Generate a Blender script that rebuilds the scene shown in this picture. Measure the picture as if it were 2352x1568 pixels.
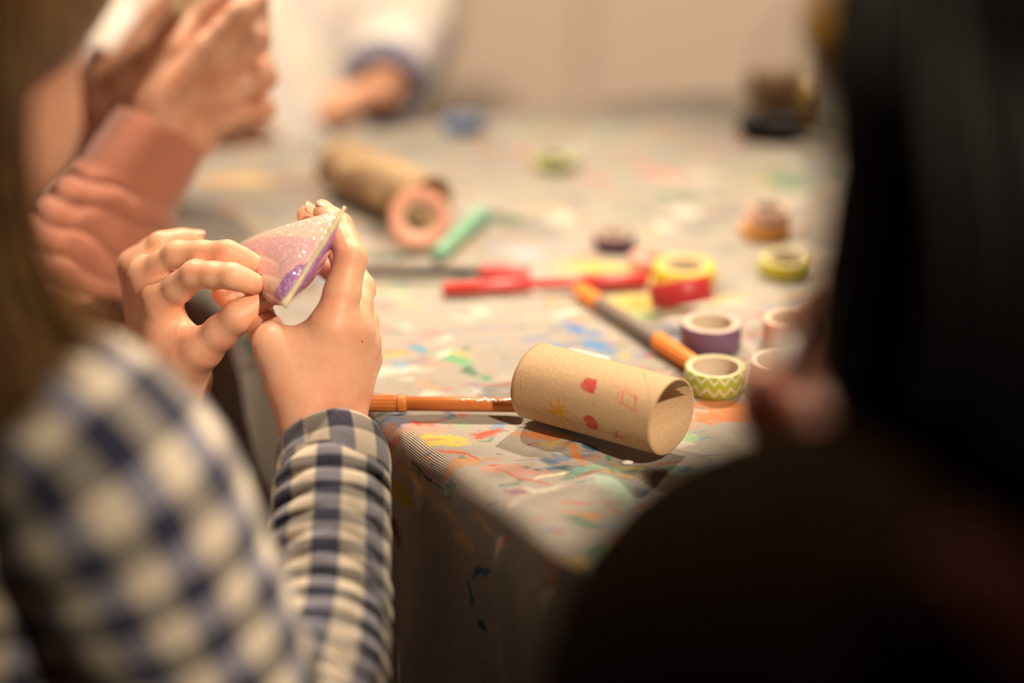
import bpy, bmesh, math, random
import numpy as np
from mathutils import Vector, Matrix, noise

# ------------------------------------------------------------------ camera, world, lights, exposure
for o in list(bpy.data.objects):
    bpy.data.objects.remove(o, do_unlink=True)
scene = bpy.context.scene
col = scene.collection
random.seed(7)

TZ = 0.72                      # table top height
CAM_Z = TZ + 0.47
PITCH = math.radians(22.7)
FPX = 4500.0                   # focal length in pixels of the 2352 x 1568 frame

cam_d = bpy.data.cameras.new('camera')
cam = bpy.data.objects.new('camera', cam_d)
col.objects.link(cam)
cam.location = (0, 0, CAM_Z)
cam.rotation_euler = (math.radians(90) - PITCH, 0, 0)
cam_d.sensor_width = 36
cam_d.lens = FPX / 2352 * 36
cam_d.clip_start = 0.02
cam_d.dof.use_dof = True
cam_d.dof.focus_distance = 1.085
cam_d.dof.aperture_fstop = 1.5
scene.camera = cam

w = bpy.data.worlds.new('world')
scene.world = w
w.use_nodes = True
w.node_tree.nodes['Background'].inputs[0].default_value = (1.0, 0.80, 0.60, 1)
w.node_tree.nodes['Background'].inputs[1].default_value = 0.02


def spot(name, loc, target, watts, angle, radius, color, blend=0.6):
    d = bpy.data.lights.new(name, 'SPOT')
    d.energy = watts
    d.color = color
    d.spot_size = math.radians(angle)
    d.spot_blend = blend
    d.shadow_soft_size = radius
    o = bpy.data.objects.new(name, d)
    col.objects.link(o)
    o.location = loc
    o.rotation_euler = (Vector(target) - Vector(loc)).to_track_quat('-Z', 'Y').to_euler()
    return o


WARM = (1.0, 0.80, 0.585)
spot('track_spot_key', (-0.80, 2.80, 3.50), (-0.06, 1.02, TZ), 400, 33, 0.07, WARM, 0.8)
spot('track_spot_back', (0.80, 2.95, 3.50), (0.20, 1.00, TZ), 590, 21, 0.07, WARM, 0.8)
spot('fill_spot_wall', (0.45, 1.85, 3.40), (0.35, 3.2, 1.05), 330, 56, 0.06, WARM, 0.7)  # added wash to brighten the back wall, no known fixture
spot('fill_spot_far', (-0.30, -0.90, 2.50), (-0.14, 2.15, 0.95), 680, 18, 0.06, WARM, 0.35)  # added frontal fill for the child in white, no known fixture
spot('track_spot_left', (-1.75, 1.55, 2.60), (-0.30, 1.40, 0.90), 260, 15, 0.05, WARM, 0.5)
spot('track_spot_front', (1.25, -0.75, 2.66), (-0.02, 0.96, 0.75), 400, 15, 0.06, WARM, 0.75)

scene.view_settings.view_transform = 'Standard'
scene.view_settings.look = 'None'
scene.view_settings.gamma = 1
scene.view_settings.use_curve_mapping = False
scene.view_settings.exposure = 0.0

# ------------------------------------------------------------------ geometry helpers
SP, CP = math.sin(PITCH), math.cos(PITCH)


def J(px, py, d):
    """world point that lies at depth d (metres along the view axis) behind a photo pixel"""
    X = (px - 1176) / FPX * d
    U = (784 - py) / FPX * d
    return Vector((X, d * CP + U * SP, CAM_Z - d * SP + U * CP))


def T(px, py, z=0.0):
    """world point on the table plane (z above it) under a photo pixel"""
    r = Vector(((px - 1176) / FPX, CP + (784 - py) / FPX * SP, -SP + (784 - py) / FPX * CP))
    t = (z - 0.47) / r.z
    return Vector((r.x * t, r.y * t, TZ + z))


RIGHT = Vector((1, 0, 0))
UPV = Vector((0, SP, CP))
FWD = Vector((0, CP, -SP))


def mesh_obj(name, verts, faces, mat=None, parent=None, smooth=True, uvs=None):
    me = bpy.data.meshes.new(name)
    me.from_pydata([tuple(v) for v in verts], [], [tuple(f) for f in faces])
    if smooth:
        me.polygons.foreach_set('use_smooth', [True] * len(me.polygons))
    if uvs is not None:
        ul = me.uv_layers.new(name='UVMap')
        flat = []
        if len(uvs) == len(verts):
            idx = np.zeros(len(me.loops), dtype=np.int32)
            me.loops.foreach_get('vertex_index', idx)
            flat = np.asarray(uvs, dtype=np.float32)[idx].ravel()
        else:
            flat = np.asarray(uvs, dtype=np.float32).ravel()
        ul.data.foreach_set('uv', flat)
    if mat:
        me.materials.append(mat)
    me.update()
    o = bpy.data.objects.new(name, me)
    col.objects.link(o)
    if parent:
        o.parent = parent
        o.matrix_parent_inverse = Matrix.Translation(-parent.location) if parent.rotation_euler == Vector((0, 0, 0)) else parent.matrix_basis.inverted()
    return o


def thing(name, label, cat, loc=(0, 0, 0), group=None):
    o = bpy.data.objects.new(name, None)
    o.empty_display_size = 0.02
    col.objects.link(o)
    o.location = loc
    o['label'] = label
    o['category'] = cat
    if group:
        o['group'] = group
    return o


def tag(o, label, cat, group=None):
    o['label'] = label
    o['category'] = cat
    if group:
        o['group'] = group
    return o


def join_data(parts):
    """merge (verts, faces[, uvs]) tuples"""
    V, F, U = [], [], []
    for p in parts:
        b = len(V)
        V += [tuple(v) for v in p[0]]
        F += [tuple(i + b for i in f) for f in p[1]]
        if len(p) > 2:
            U += list(p[2])
    return (V, F, U) if U else (V, F)


def frame(axis, hint=Vector((0, 0, 1))):
    a = Vector(axis).normalized()
    h = Vector(hint)
    if abs(a.dot(h.normalized())) > 0.97:
        h = Vector((1, 0, 0.2))
    x = h.cross(a).normalized()
    y = a.cross(x).normalized()
    return x, y, a


def lathe(profile, origin, axis, n=48, hint=Vector((0, 0, 1)), closed=False, rfun=None):
    """profile: list of (r, s) along the axis; uv = (angle*r_max, s)"""
    x, y, a = frame(axis, hint)
    o = Vector(origin)
    V, U = [], []
    rm = max(p[0] for p in profile)
    for r, s in profile:
        for i in range(n):
            t = 2 * math.pi * i / n
            rr = r * (rfun(t, s) if rfun else 1)
            V.append(o + a * s + (x * math.cos(t) + y * math.sin(t)) * rr)
            U.append((t * rm, s))
    m = len(profile)
    F, LU = [], []
    for j in range(m if closed else m - 1):
        j2 = (j + 1) % m
        for i in range(n):
            i2 = (i + 1) % n
            F.append((j * n + i, j * n + i2, j2 * n + i2, j2 * n + i))
            t0, t1 = 2 * math.pi * i / n * rm, 2 * math.pi * (i + 1) / n * rm
            LU += [(t0, profile[j][1]), (t1, profile[j][1]), (t1, profile[j2][1]), (t0, profile[j2][1])]
    return V, F, LU


def catmull(pts, n):
    pts = [np.array(p, dtype=float) for p in pts]
    P = [2 * pts[0] - pts[1]] + pts + [2 * pts[-1] - pts[-2]]
    segs = len(pts) - 1
    out = []
    for k in range(n):
        u = k / (n - 1) * segs
        i = min(int(u), segs - 1)
        t = u - i
        p0, p1, p2, p3 = P[i:i + 4]
        out.append(0.5 * (2 * p1 + (p2 - p0) * t + (2 * p0 - 5 * p1 + 4 * p2 - p3) * t * t + (3 * p1 - p0 - 3 * p2 + p3) * t ** 3))
    return out


def sweep(path, radii, nring=60, nseg=40, hint=Vector((0, 0, 1)), disp=None, cap0=False, cap1=False, uvscale=None):
    """tube along a smooth path. radii: list of (ra, rb) per control point; disp(s, theta) in metres.
    uv = (theta * mean radius, arc length)"""
    C = [Vector(p) for p in catmull([tuple(p) for p in path], nring)]
    R = catmull([r if isinstance(r, (tuple, list)) else (r, r) for r in radii], nring)
    rmean = uvscale or float(np.mean([(r[0] + r[1]) / 2 for r in R]))
    tang = []
    for i in range(nring):
        a = C[max(i - 1, 0)]
        b = C[min(i + 1, nring - 1)]
        tang.append((b - a).normalized())
    x, y, a = frame(tang[0], hint)
    V, s = [], 0.0
    S = []
    for i in range(nring):
        if i:
            q = tang[i - 1].rotation_difference(tang[i])
            x = q @ x
            s += (C[i] - C[i - 1]).length
        t = tang[i]
        x = (x - t * x.dot(t)).normalized()
        y = t.cross(x)
        S.append(s)
        for k in range(nseg):
            th = 2 * math.pi * k / nseg
            d = disp(s, th) if disp else 0
            V.append(C[i] + x * math.cos(th) * (R[i][0] + d) + y * math.sin(th) * (R[i][1] + d))
    F, U = [], []
    for i in range(nring - 1):
        for k in range(nseg):
            k2 = (k + 1) % nseg
            F.append((i * nseg + k, i * nseg + k2, (i + 1) * nseg + k2, (i + 1) * nseg + k))
            u0, u1 = 2 * math.pi * k / nseg * rmean, 2 * math.pi * (k + 1) / nseg * rmean
            U += [(u0, S[i]), (u1, S[i]), (u1, S[i + 1]), (u0, S[i + 1])]
    for flag, base, cc, sgn in ((cap0, 0, C[0], 1), (cap1, (nring - 1) * nseg, C[-1], -1)):
        if flag:
            c = len(V)
            V.append(cc)
            for k in range(nseg):
                k2 = (k + 1) % nseg
                F.append((base + k2, base + k, c) if sgn > 0 else (base + k, base + k2, c))
                U += [(0, 0)] * 3
    return V, F, U


# --- signed distance surfaces (organic shapes)
def seg_d(P, a, b, ra, rb):
    a, b = np.array(a), np.array(b)
    ab = b - a
    t = np.clip(((P - a) @ ab) / max(ab @ ab, 1e-12), 0, 1)
    return np.linalg.norm(P - a - t[..., None] * ab, axis=-1) - (ra + (rb - ra) * t)


def ell_d(P, c, R, rad):
    q = (P - np.array(c)) @ np.array(R).T
    rad = np.array(rad)
    k0 = np.linalg.norm(q / rad, axis=-1)
    k1 = np.linalg.norm(q / rad ** 2, axis=-1)
    return k0 * (k0 - 1) / np.maximum(k1, 1e-9)


def smin(a, b, k):
    h = np.maximum(k - np.abs(a - b), 0) / k
    return np.minimum(a, b) - h * h * k * 0.25


class Sdf:
    """groups: list of (prims, k_inside, k_to_base). group 0 is the base; the others blend with the base only"""

    def __init__(self, h):
        self.h = h
        self.groups = []
        self.cuts = []

    def group(self, prims, k, kb=0.004):
        self.groups.append((prims, k, kb))

    def bounds(self):
        lo, hi = np.full(3, 1e9), np.full(3, -1e9)
        for prims, k, kb in self.groups:
            for p in prims:
                l, h_ = self.pb(p)
                lo, hi = np.minimum(lo, l), np.maximum(hi, h_)
        return lo - 3 * self.h, hi + 3 * self.h

    def pb(self, p):
        if p[0] == 's':
            a, b, r = np.array(p[1]), np.array(p[2]), max(p[3], p[4])
            return np.minimum(a, b) - r, np.maximum(a, b) + r
        c, r = np.array(p[1]), max(p[3])
        return c - r, c + r

    def mesh(self, smooth=3):
        h = self.h
        lo, hi = self.bounds()
        n = np.ceil((hi - lo) / h).astype(int) + 1
        BIG = 0.05
        base = None
        tot = None
        gx = [lo[i] + h * np.arange(n[i]) for i in range(3)]

        def ev(prims, k):
            f = np.full(n, BIG, dtype=np.float32)
            for p in prims:
                l, u = self.pb(p)
                m = k + 0.012
                i0 = np.maximum(((l - m - lo) / h).astype(int), 0)
                i1 = np.minimum(((u + m - lo) / h).astype(int) + 2, n)
                sl = tuple(slice(a, b) for a, b in zip(i0, i1))
                P = np.stack(np.meshgrid(gx[0][sl[0]], gx[1][sl[1]], gx[2][sl[2]], indexing='ij'), -1)
                d = seg_d(P, *p[1:]) if p[0] == 's' else ell_d(P, *p[1:])
                f[sl] = smin(f[sl], np.minimum(d, BIG), k)
            return f
        for gi, (prims, k, kb) in enumerate(self.groups):
            f = ev(prims, k)
            if gi == 0:
                base = f
                tot = f.copy()
            else:
                tot = np.minimum(tot, smin(base, f, kb))
        for p, k in self.cuts:
            f = ev([p], 0.0001)
            hh = np.maximum(k - np.abs(tot + f), 0) / k
            tot = np.maximum(tot, -f) + hh * hh * k * 0.25
        return surfnet(tot, lo, h, smooth)


def surfnet(F, o, h, smooth):
    S = F < 0
    cnt = np.zeros(tuple(np.array(F.shape) - 1), dtype=np.int8)
    offs = [(a, b, c) for a in (0, 1) for b in (0, 1) for c in (0, 1)]
    sh = F.shape
    for a, b, c in offs:
        cnt += S[a:sh[0] - 1 + a, b:sh[1] - 1 + b, c:sh[2] - 1 + c]
    act = (cnt > 0) & (cnt < 8)
    ijk = np.argwhere(act)
    vid = np.full(act.shape, -1, dtype=np.int64)
    vid[act] = np.arange(len(ijk))
    val = {q: F[ijk[:, 0] + q[0], ijk[:, 1] + q[1], ijk[:, 2] + q[2]] for q in offs}
    acc = np.zeros((len(ijk), 3))
    c = np.zeros(len(ijk))
    for q in offs:
        for ax in range(3):
            if q[ax] == 0:
                r = list(q)
                r[ax] = 1
                r = tuple(r)
                fa, fb = val[q], val[r]
                m = (fa < 0) != (fb < 0)
                t = np.where(m, fa / np.where(m, fa - fb, 1), 0)
                p = np.tile(np.array(q, float), (len(ijk), 1))
                p[:, ax] = t
                acc += np.where(m[:, None], p, 0)
                c += m
    V = o + h * (ijk + acc / c[:, None])
    quads = []
    for ax in range(3):
        b, d = (ax + 1) % 3, (ax + 2) % 3
        s0 = [slice(None)] * 3
        s1 = [slice(None)] * 3
        s0[ax] = slice(0, -1)
        s1[ax] = slice(1, None)
        A, B = S[tuple(s0)], S[tuple(s1)]
        e = np.argwhere(A != B)
        e = e[(e[:, b] > 0) & (e[:, d] > 0) & (e[:, b] < sh[b] - 1) & (e[:, d] < sh[d] - 1)]
        flip = A[e[:, 0], e[:, 1], e[:, 2]]

        def cell(db, dd):
            f = e.copy()
            f[:, b] -= db
            f[:, d] -= dd
            return vid[f[:, 0], f[:, 1], f[:, 2]]
        q = np.stack([cell(1, 1), cell(0, 1), cell(0, 0), cell(1, 0)], 1)
        q[~flip] = q[~flip][:, ::-1]
        quads.append(q)
    Q = np.concatenate(quads)
    nv = len(V)
    E = np.concatenate([Q[:, [0, 1]], Q[:, [1, 2]], Q[:, [2, 3]], Q[:, [3, 0]]])
    for it in range(smooth):
        lam = 0.55
        s = np.zeros_like(V)
        deg = np.bincount(E[:, 0], minlength=nv) + np.bincount(E[:, 1], minlength=nv)
        for k in range(3):
            s[:, k] = np.bincount(E[:, 0], V[E[:, 1], k], nv) + np.bincount(E[:, 1], V[E[:, 0], k], nv)
        V = V + lam * (s / np.maximum(deg, 1)[:, None] - V)
    return V.tolist(), Q.tolist()


# ------------------------------------------------------------------ material helpers
class NT:
    def __init__(self, name):
        self.m = bpy.data.materials.new(name)
        self.m.use_nodes = True
        self.t = self.m.node_tree
        self.b = self.t.nodes['Principled BSDF']

    def n(self, typ, **kw):
        x = self.t.nodes.new(typ)
        for k, v in kw.items():
            setattr(x, k, v)
        return x

    def lk(self, a, b):
        self.t.links.new(a, b)

    def set(self, sock, v):
        if hasattr(v, 'is_linked') or isinstance(v, bpy.types.NodeSocket):
            self.lk(v, sock)
        else:
            sock.default_value = v

    def math(self, op, a, b=0.0, c=None):
        x = self.n('ShaderNodeMath', operation=op)
        self.set(x.inputs[0], a)
        self.set(x.inputs[1], b)
        if c is not None:
            self.set(x.inputs[2], c)
        return x.outputs[0]

    def mix(self, f, a, b):
        x = self.n('ShaderNodeMix', data_type='RGBA')
        self.set(x.inputs[0], f)
        self.set(x.inputs[6], rgba(a))
        self.set(x.inputs[7], rgba(b))
        return x.outputs[2]

    def ramp(self, v, lo, hi, a=0.0, b=1.0, smooth=True):
        x = self.n('ShaderNodeMapRange', interpolation_type='SMOOTHSTEP' if smooth else 'LINEAR')
        self.set(x.inputs[0], v)
        x.inputs[1].default_value = lo
        x.inputs[2].default_value = hi
        x.inputs[3].default_value = a
        x.inputs[4].default_value = b
        return x.outputs[0]

    def noise(self, vec, scale, detail=3, rough=0.5, dist=0.0):
        x = self.n('ShaderNodeTexNoise')
        if vec is not None:
            self.lk(vec, x.inputs['Vector'])
        x.inputs['Scale'].default_value = scale
        x.inputs['Detail'].default_value = detail
        x.inputs['Roughness'].default_value = rough
        x.inputs['Distortion'].default_value = dist
        return x

    def mapping(self, vec, loc=(0, 0, 0), rot=(0, 0, 0), scale=(1, 1, 1), typ='POINT'):
        x = self.n('ShaderNodeMapping', vector_type=typ)
        self.lk(vec, x.inputs[0])
        x.inputs[1].default_value = loc
        x.inputs[2].default_value = rot
        x.inputs[3].default_value = scale
        return x.outputs[0]

    def coord(self, which='Object'):
        return self.n('ShaderNodeTexCoord').outputs[which]

    def bump(self, h, strength=0.3, dist=0.001):
        x = self.n('ShaderNodeBump')
        x.inputs['Strength'].default_value = strength
        x.inputs['Distance'].default_value = dist
        self.lk(h, x.inputs['Height'])
        self.lk(x.outputs[0], self.b.inputs['Normal'])
        return x

    def stroke(self, vec, edge, base, x0, y0, x1, y1, wid, colr, soft=0.12, amt=1.0, chain=True):
        """an elliptical brush mark from (x0,y0) to (x1,y1)"""
        cx, cy = (x0 + x1) / 2, (y0 + y1) / 2
        L = math.hypot(x1 - x0, y1 - y0) / 2 + wid * 0.3
        ang = math.atan2(y1 - y0, x1 - x0)
        if chain:                                   # keeps the evaluation order sequential
            ch = self.n('ShaderNodeVectorMath', operation='MULTIPLY_ADD')
            self.set(ch.inputs[0], base)
            ch.inputs[1].default_value = (1e-9, 1e-9, 1e-9)
            self.lk(vec, ch.inputs[2])
            vec = ch.outputs[0]
        q = self.mapping(vec, (cx, cy, 0), (0, 0, ang), (L, wid / 2, 1.0), 'TEXTURE')
        ln = self.n('ShaderNodeVectorMath', operation='LENGTH')
        self.lk(q, ln.inputs[0])
        v = self.math('ADD', ln.outputs['Value'], edge) if edge is not None else ln.outputs['Value']
        f = self.ramp(v, 1.0 - soft, 1.0 + soft, amt, 0.0)
        return self.mix(f, base, colr)


def rgba(c):
    if isinstance(c, (tuple, list)):
        return (c[0], c[1], c[2], 1.0)
    return c


def lin(r, g, b):
    f = lambda v: ((v / 255 + 0.055) / 1.055) ** 2.4 if v > 10 else v / 255 / 12.92
    return (f(r), f(g), f(b))


def plain(name, c, rough=0.5, spec=0.4, var=0.08, scale=60, bump=0.0, metallic=0.0, sheen=0.0, coat=0.0):
    k = NT(name)
    tc = k.coord()
    nz = k.noise(tc, scale, 4, 0.6)
    dark = tuple(v * (1 - var * 2) for v in c)
    lite = tuple(min(v * (1 + var), 1) for v in c)
    k.lk(k.mix(nz.outputs[0], dark, lite), k.b.inputs['Base Color'])
    k.b.inputs['Roughness'].default_value = rough
    k.b.inputs['Specular IOR Level'].default_value = spec
    k.b.inputs['Metallic'].default_value = metallic
    k.b.inputs['Sheen Weight'].default_value = sheen
    k.b.inputs['Coat Weight'].default_value = coat
    if bump:
        k.bump(k.noise(tc, scale * 6, 3).outputs[0], bump, 0.0006)
    return k.m


def skin_mat(name, c, red, sss=0.16):
    k = NT(name)
    tc = k.coord()
    n1 = k.noise(tc, 45, 3, 0.55)
    n2 = k.noise(tc, 420, 3, 0.6)
    a = k.mix(k.ramp(n1.outputs[0], 0.35, 0.7), c, red)
    a = k.mix(k.ramp(n2.outputs[0], 0.45, 0.75, 0, 0.25), a, tuple(v * 0.8 for v in red))
    k.lk(a, k.b.inputs['Base Color'])
    k.b.inputs['Roughness'].default_value = 0.46
    k.b.inputs['Specular IOR Level'].default_value = 0.42
    k.b.inputs['Subsurface Weight'].default_value = sss
    k.b.inputs['Subsurface Radius'].default_value = (1.0, 0.32, 0.16)
    k.b.inputs['Subsurface Scale'].default_value = 0.006
    v = k.n('ShaderNodeTexVoronoi', feature='DISTANCE_TO_EDGE')
    k.lk(k.mapping(tc, scale=(1, 1, 0.6)), v.inputs['Vector'])
    v.inputs['Scale'].default_value = 900
    hgt = k.math('ADD', k.math('MULTIPLY', v.outputs[0], 0.6), n2.outputs[0])
    k.bump(hgt, 0.22, 0.0006)
    return k.m


M_SKIN = skin_mat('skin_fair', (0.82, 0.455, 0.30), (0.78, 0.36, 0.225))
M_SKIN_PINK = skin_mat('skin_warm', (0.70, 0.40, 0.27), (0.62, 0.28, 0.17))
M_SKIN_DIM = skin_mat('skin_rosy', (0.66, 0.33, 0.25), (0.60, 0.22, 0.16))
M_NAIL = plain('fingernail', (0.80, 0.44, 0.32), 0.34, 0.5, 0.04, 300, coat=0.15)


def plaid_mat():
    k = NT('gingham_flannel')
    uv = k.coord('UV')
    tcn = k.noise(k.coord(), 30, 2)
    sx = k.n('ShaderNodeSeparateXYZ')
    wob = k.n('ShaderNodeVectorMath', operation='MULTIPLY_ADD')
    k.lk(tcn.outputs[1], wob.inputs[0])
    wob.inputs[1].default_value = (0.0012, 0.0012, 0)
    k.lk(uv, wob.inputs[2])
    k.lk(wob.outputs[0], sx.inputs[0])
    PER = 0.0262

    def band(s):
        f = k.math('FRACT', k.math('DIVIDE', s, PER))
        t = k.math('ABSOLUTE', k.math('SUBTRACT', f, 0.5))
        return k.ramp(t, 0.235, 0.265)
    bu, bv = band(sx.outputs[0]), band(sx.outputs[1])
    tw = k.n('ShaderNodeTexWave', wave_type='BANDS', bands_direction='DIAGONAL')
    k.lk(k.mapping(uv, scale=(1, 1, 1)), tw.inputs['Vector'])
    tw.inputs['Scale'].default_value = 260
    tw.inputs['Distortion'].default_value = 1.5
    fz = k.noise(uv, 900, 3, 0.7)
    cream = (0.80, 0.70, 0.56)
    mid = (0.27, 0.27, 0.34)
    navy = (0.025, 0.029, 0.065)
    hat = k.mix(k.ramp(tw.outputs[0], 0.25, 0.75), (0.055, 0.055, 0.075), (0.50, 0.45, 0.38))
    a = k.mix(bu, cream, mid)
    bcol = k.mix(bu, hat, navy)
    c = k.mix(bv, a, bcol)
    c = k.mix(k.ramp(fz.outputs[0], 0.5, 0.8, 0, 0.35), c, (0.42, 0.38, 0.36))
    k.lk(c, k.b.inputs['Base Color'])
    k.b.inputs['Roughness'].default_value = 0.9
    k.b.inputs['Specular IOR Level'].default_value = 0.15
    k.b.inputs['Sheen Weight'].default_value = 0.35
    k.b.inputs['Sheen Roughness'].default_value = 0.5
    k.bump(k.math('ADD', tw.outputs[0], fz.outputs[0]), 0.35, 0.0007)
    return k.m


M_PLAID = plaid_mat()


def card_mat(name, base=(0.52, 0.36, 0.21)):
    k = NT(name)
    tc = k.coord()
    n1 = k.noise(tc, 900, 4, 0.7)
    n2 = k.noise(tc, 120, 3, 0.6)
    n3 = k.noise(tc, 2200, 2, 0.5)
    c = k.mix(k.ramp(n1.outputs[0], 0.35, 0.7), tuple(v * 0.88 for v in base), tuple(v * 1.12 for v in base))
    c = k.mix(k.ramp(n2.outputs[0], 0.4, 0.75, 0, 0.3), c, tuple(v * 0.85 for v in base))
    c = k.mix(k.ramp(n3.outputs[0], 0.70, 0.76, 0, 0.5), c, (0.20, 0.12, 0.06))
    k.b.inputs['Roughness'].default_value = 0.75
    k.b.inputs['Specular IOR Level'].default_value = 0.25
    k.bump(n1.outputs[0], 0.25, 0.0005)
    k.out = c
    k.tc = tc
    return k


kc = card_mat('cardboard')
kc.lk(kc.out, kc.b.inputs['Base Color'])
M_CARD = kc.m

# ------------------------------------------------------------------ the room
def box(x0, x1, y0, y1, z0, z1):
    V = [(x, y, z) for x in (x0, x1) for y in (y0, y1) for z in (z0, z1)]
    F = [(0, 1, 3, 2), (4, 6, 7, 5), (0, 4, 5, 1), (2, 3, 7, 6), (0, 2, 6, 4), (1, 5, 7, 3)]
    return V, F


def struct(name, data, mat, parent=None):
    o = mesh_obj(name, data[0], data[1], mat, parent, smooth=False)
    o['kind'] = 'structure'
    return o


M_WALL = plain('beige_plaster', (0.56, 0.46, 0.385), 0.85, 0.2, 0.03, 8, 0.15)
M_FLOOR = plain('brown_floor', (0.14, 0.085, 0.055), 0.55, 0.3, 0.15, 5, 0.1)
M_WALLB = plain('brown_wall', (0.20, 0.14, 0.10), 0.85, 0.2, 0.05, 8, 0.15)
M_CEIL = plain('ceiling_paint', (0.6, 0.53, 0.45), 0.9, 0.1, 0.02, 6)
struct('floor', box(-2.5, 3.0, -1.6, 3.35, -0.08, 0.0), M_FLOOR)
struct('wall_back', box(-2.5, 0.125, 3.2, 3.3, 0.0, 3.7), M_WALL)
struct('wall_back_step', box(0.125, 3.0, 3.14, 3.3, 0.0, 3.7), M_WALL)
struct('wall_left', box(-2.6, -2.5, -1.6, 3.3, 0.0, 3.7), M_WALLB)
struct('wall_right', box(3.0, 3.1, -1.6, 3.3, 0.0, 3.7), M_WALL)
struct('wall_front', box(-2.5, 3.0, -1.7, -1.6, 0.0, 3.7), M_WALLB)
struct('ceiling', box(-2.6, 3.1, -1.7, 3.35, 3.7, 3.78), M_CEIL)

# ------------------------------------------------------------------ table and its cloth
ED = Vector((0.549, -0.836, 0))          # along the near edge of the table
EN = Vector((-0.836, -0.549, 0))         # outward, towards the plaid child
E0 = T(480, 685)
cA = E0 - ED * 0.322
cB = T(1330, 1290) + ED * 0.13
cC = cB + Vector((0.90, 0.52, 0))
cD = Vector((1.20, 1.80, TZ))
cE = Vector((0.11, 1.70, TZ))
CORN = [Vector((c.x, c.y, 0)) for c in (cA, cB, cC, cD, cE)]
NC = len(CORN)

tb = thing('table', 'craft table under the paint-splattered cloth', 'table', (0.4, 1.2, 0))
cen = sum(CORN, Vector()) / NC
top_in = [c + (cen - c).normalized() * 0.012 for c in CORN]
V = [(c.x, c.y, TZ - 0.035) for c in top_in] + [(c.x, c.y, TZ - 0.004) for c in top_in]
M_WOOD = plain('table_wood', (0.30, 0.18, 0.09), 0.5, 0.3, 0.15, 12)
mesh_obj('tabletop', V, [tuple(reversed(range(NC))), tuple(range(NC, 2 * NC))] + [(i, (i + 1) % NC, NC + (i + 1) % NC, NC + i) for i in range(NC)], M_WOOD, tb, smooth=False)
for c in CORN[:4]:
    p = c + (cen - c).normalized() * 0.13
    d = box(p.x - 0.025, p.x + 0.025, p.y - 0.025, p.y + 0.025, 0, TZ - 0.036)
    mesh_obj('leg', d[0], d[1], M_WOOD, tb, smooth=False)

# the cloth: rounded rim, folds in the hanging sides, soft creases on the top
RR = 0.011
per = []
for i in range(NC):
    a, b = CORN[i], CORN[(i + 1) % NC]
    L = (b - a).length
    n = int(L / 0.0035) if i in (0,) else int(L / 0.012)
    nrm = (b - a).normalized()
    nrm = Vector((nrm.y, -nrm.x, 0))
    if nrm.dot(cen - a) > 0:
        nrm = -nrm
    for k in range(n):
        per.append((a + (b - a) * (k / n), nrm, i))
# round the corners a little by averaging the normals and points
NP = len(per)
pts = [p[0].copy() for p in per]
nrs = [p[1].copy() for p in per]
for it in range(14):
    nrs = [(nrs[i - 1] + nrs[i] * 2 + nrs[(i + 1) % NP]).normalized() for i in range(NP)]
for it in range(6):
    pts = [(pts[i - 1] + pts[i] * 2 + pts[(i + 1) % NP]) / 4 for i in range(NP)]


def ridge(x, y, ax, ay, bx, by, wd, amp):
    dx, dy = bx - ax, by - ay
    L2 = dx * dx + dy * dy
    t = ((x - ax) * dx + (y - ay) * dy) / L2
    tc = min(max(t, 0), 1)
    d2 = (x - ax - dx * tc) ** 2 + (y - ay - dy * tc) ** 2
    e = 1.0 if 0 < t < 1 else math.exp(-((t - tc) ** 2) * L2 / 0.0008)
    return amp * e * math.exp(-d2 / (wd * wd))


def px_ridge(x0, y0, x1, y1, wd, amp):
    a, b = T(x0, y0), T(x1, y1)
    return (a.x, a.y, b.x, b.y, wd, amp)


RIDGES = [px_ridge(1290, 985, 1420, 1140, 0.007, 0.0030), px_ridge(1080, 1098, 1330, 1030, 0.004, 0.0016),
          px_ridge(1165, 1165, 1420, 1080, 0.004, 0.0013), px_ridge(1420, 1110, 1620, 1060, 0.009, 0.0022),
          px_ridge(900, 1000, 1060, 1030, 0.008, 0.0010), px_ridge(1250, 1250, 1500, 1120, 0.010, -0.0015),
          px_ridge(880, 940, 1180, 955, 0.006, 0.0010)]


def top_z(x, y):
    z = 0.0012 * noise.noise((x * 9, y * 9, 0.3)) + 0.0005 * noise.noise((x * 32, y * 32, 2.0))
    for r in RIDGES:
        z += ridge(x, y, *r)
    return z


V, U, F = [], [], []
rings = []
# top rings from the rim inwards
scales = [0.0, 0.003, 0.006, 0.010, 0.014, 0.018, 0.023, 0.028, 0.034, 0.040, 0.047, 0.055, 0.064, 0.074, 0.086, 0.10,
          0.12, 0.14, 0.165, 0.19, 0.22, 0.26, 0.31, 0.37, 0.44, 0.52, 0.61, 0.71, 0.82, 0.93]
cz = cen.copy()


def drape_off(i, s):
    """outward offset and sideways drift of the hanging cloth, s metres below the rim"""
    p = pts[i]
    q = (p - Vector((E0.x, E0.y, 0))).dot(ED)
    g = min(s / 0.12, 1.0)
    f = 0.007 * math.sin(q * 47 + 1.0) + 0.004 * math.sin(q * 118 + 0.4) + 0.012 * noise.noise((q * 14, s * 2.5, 1.7))
    # the sharp crease that starts at the rim below the tube
    qc = (T(1160, 1168) - E0).dot(ED)
    x = q - qc + s * 0.02
    f2 = 0.010 * math.exp(-abs(x) / 0.007) * min(s / 0.02, 1.0) if x > -0.05 else 0
    return 0.004 + 0.02 * min(s, 0.3) + f * g + f2


def add_ring(fn):
    base = len(V)
    for i in range(NP):
        v, u = fn(i)
        V.append(v)
        U.append(u)
    rings.append(base)


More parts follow.
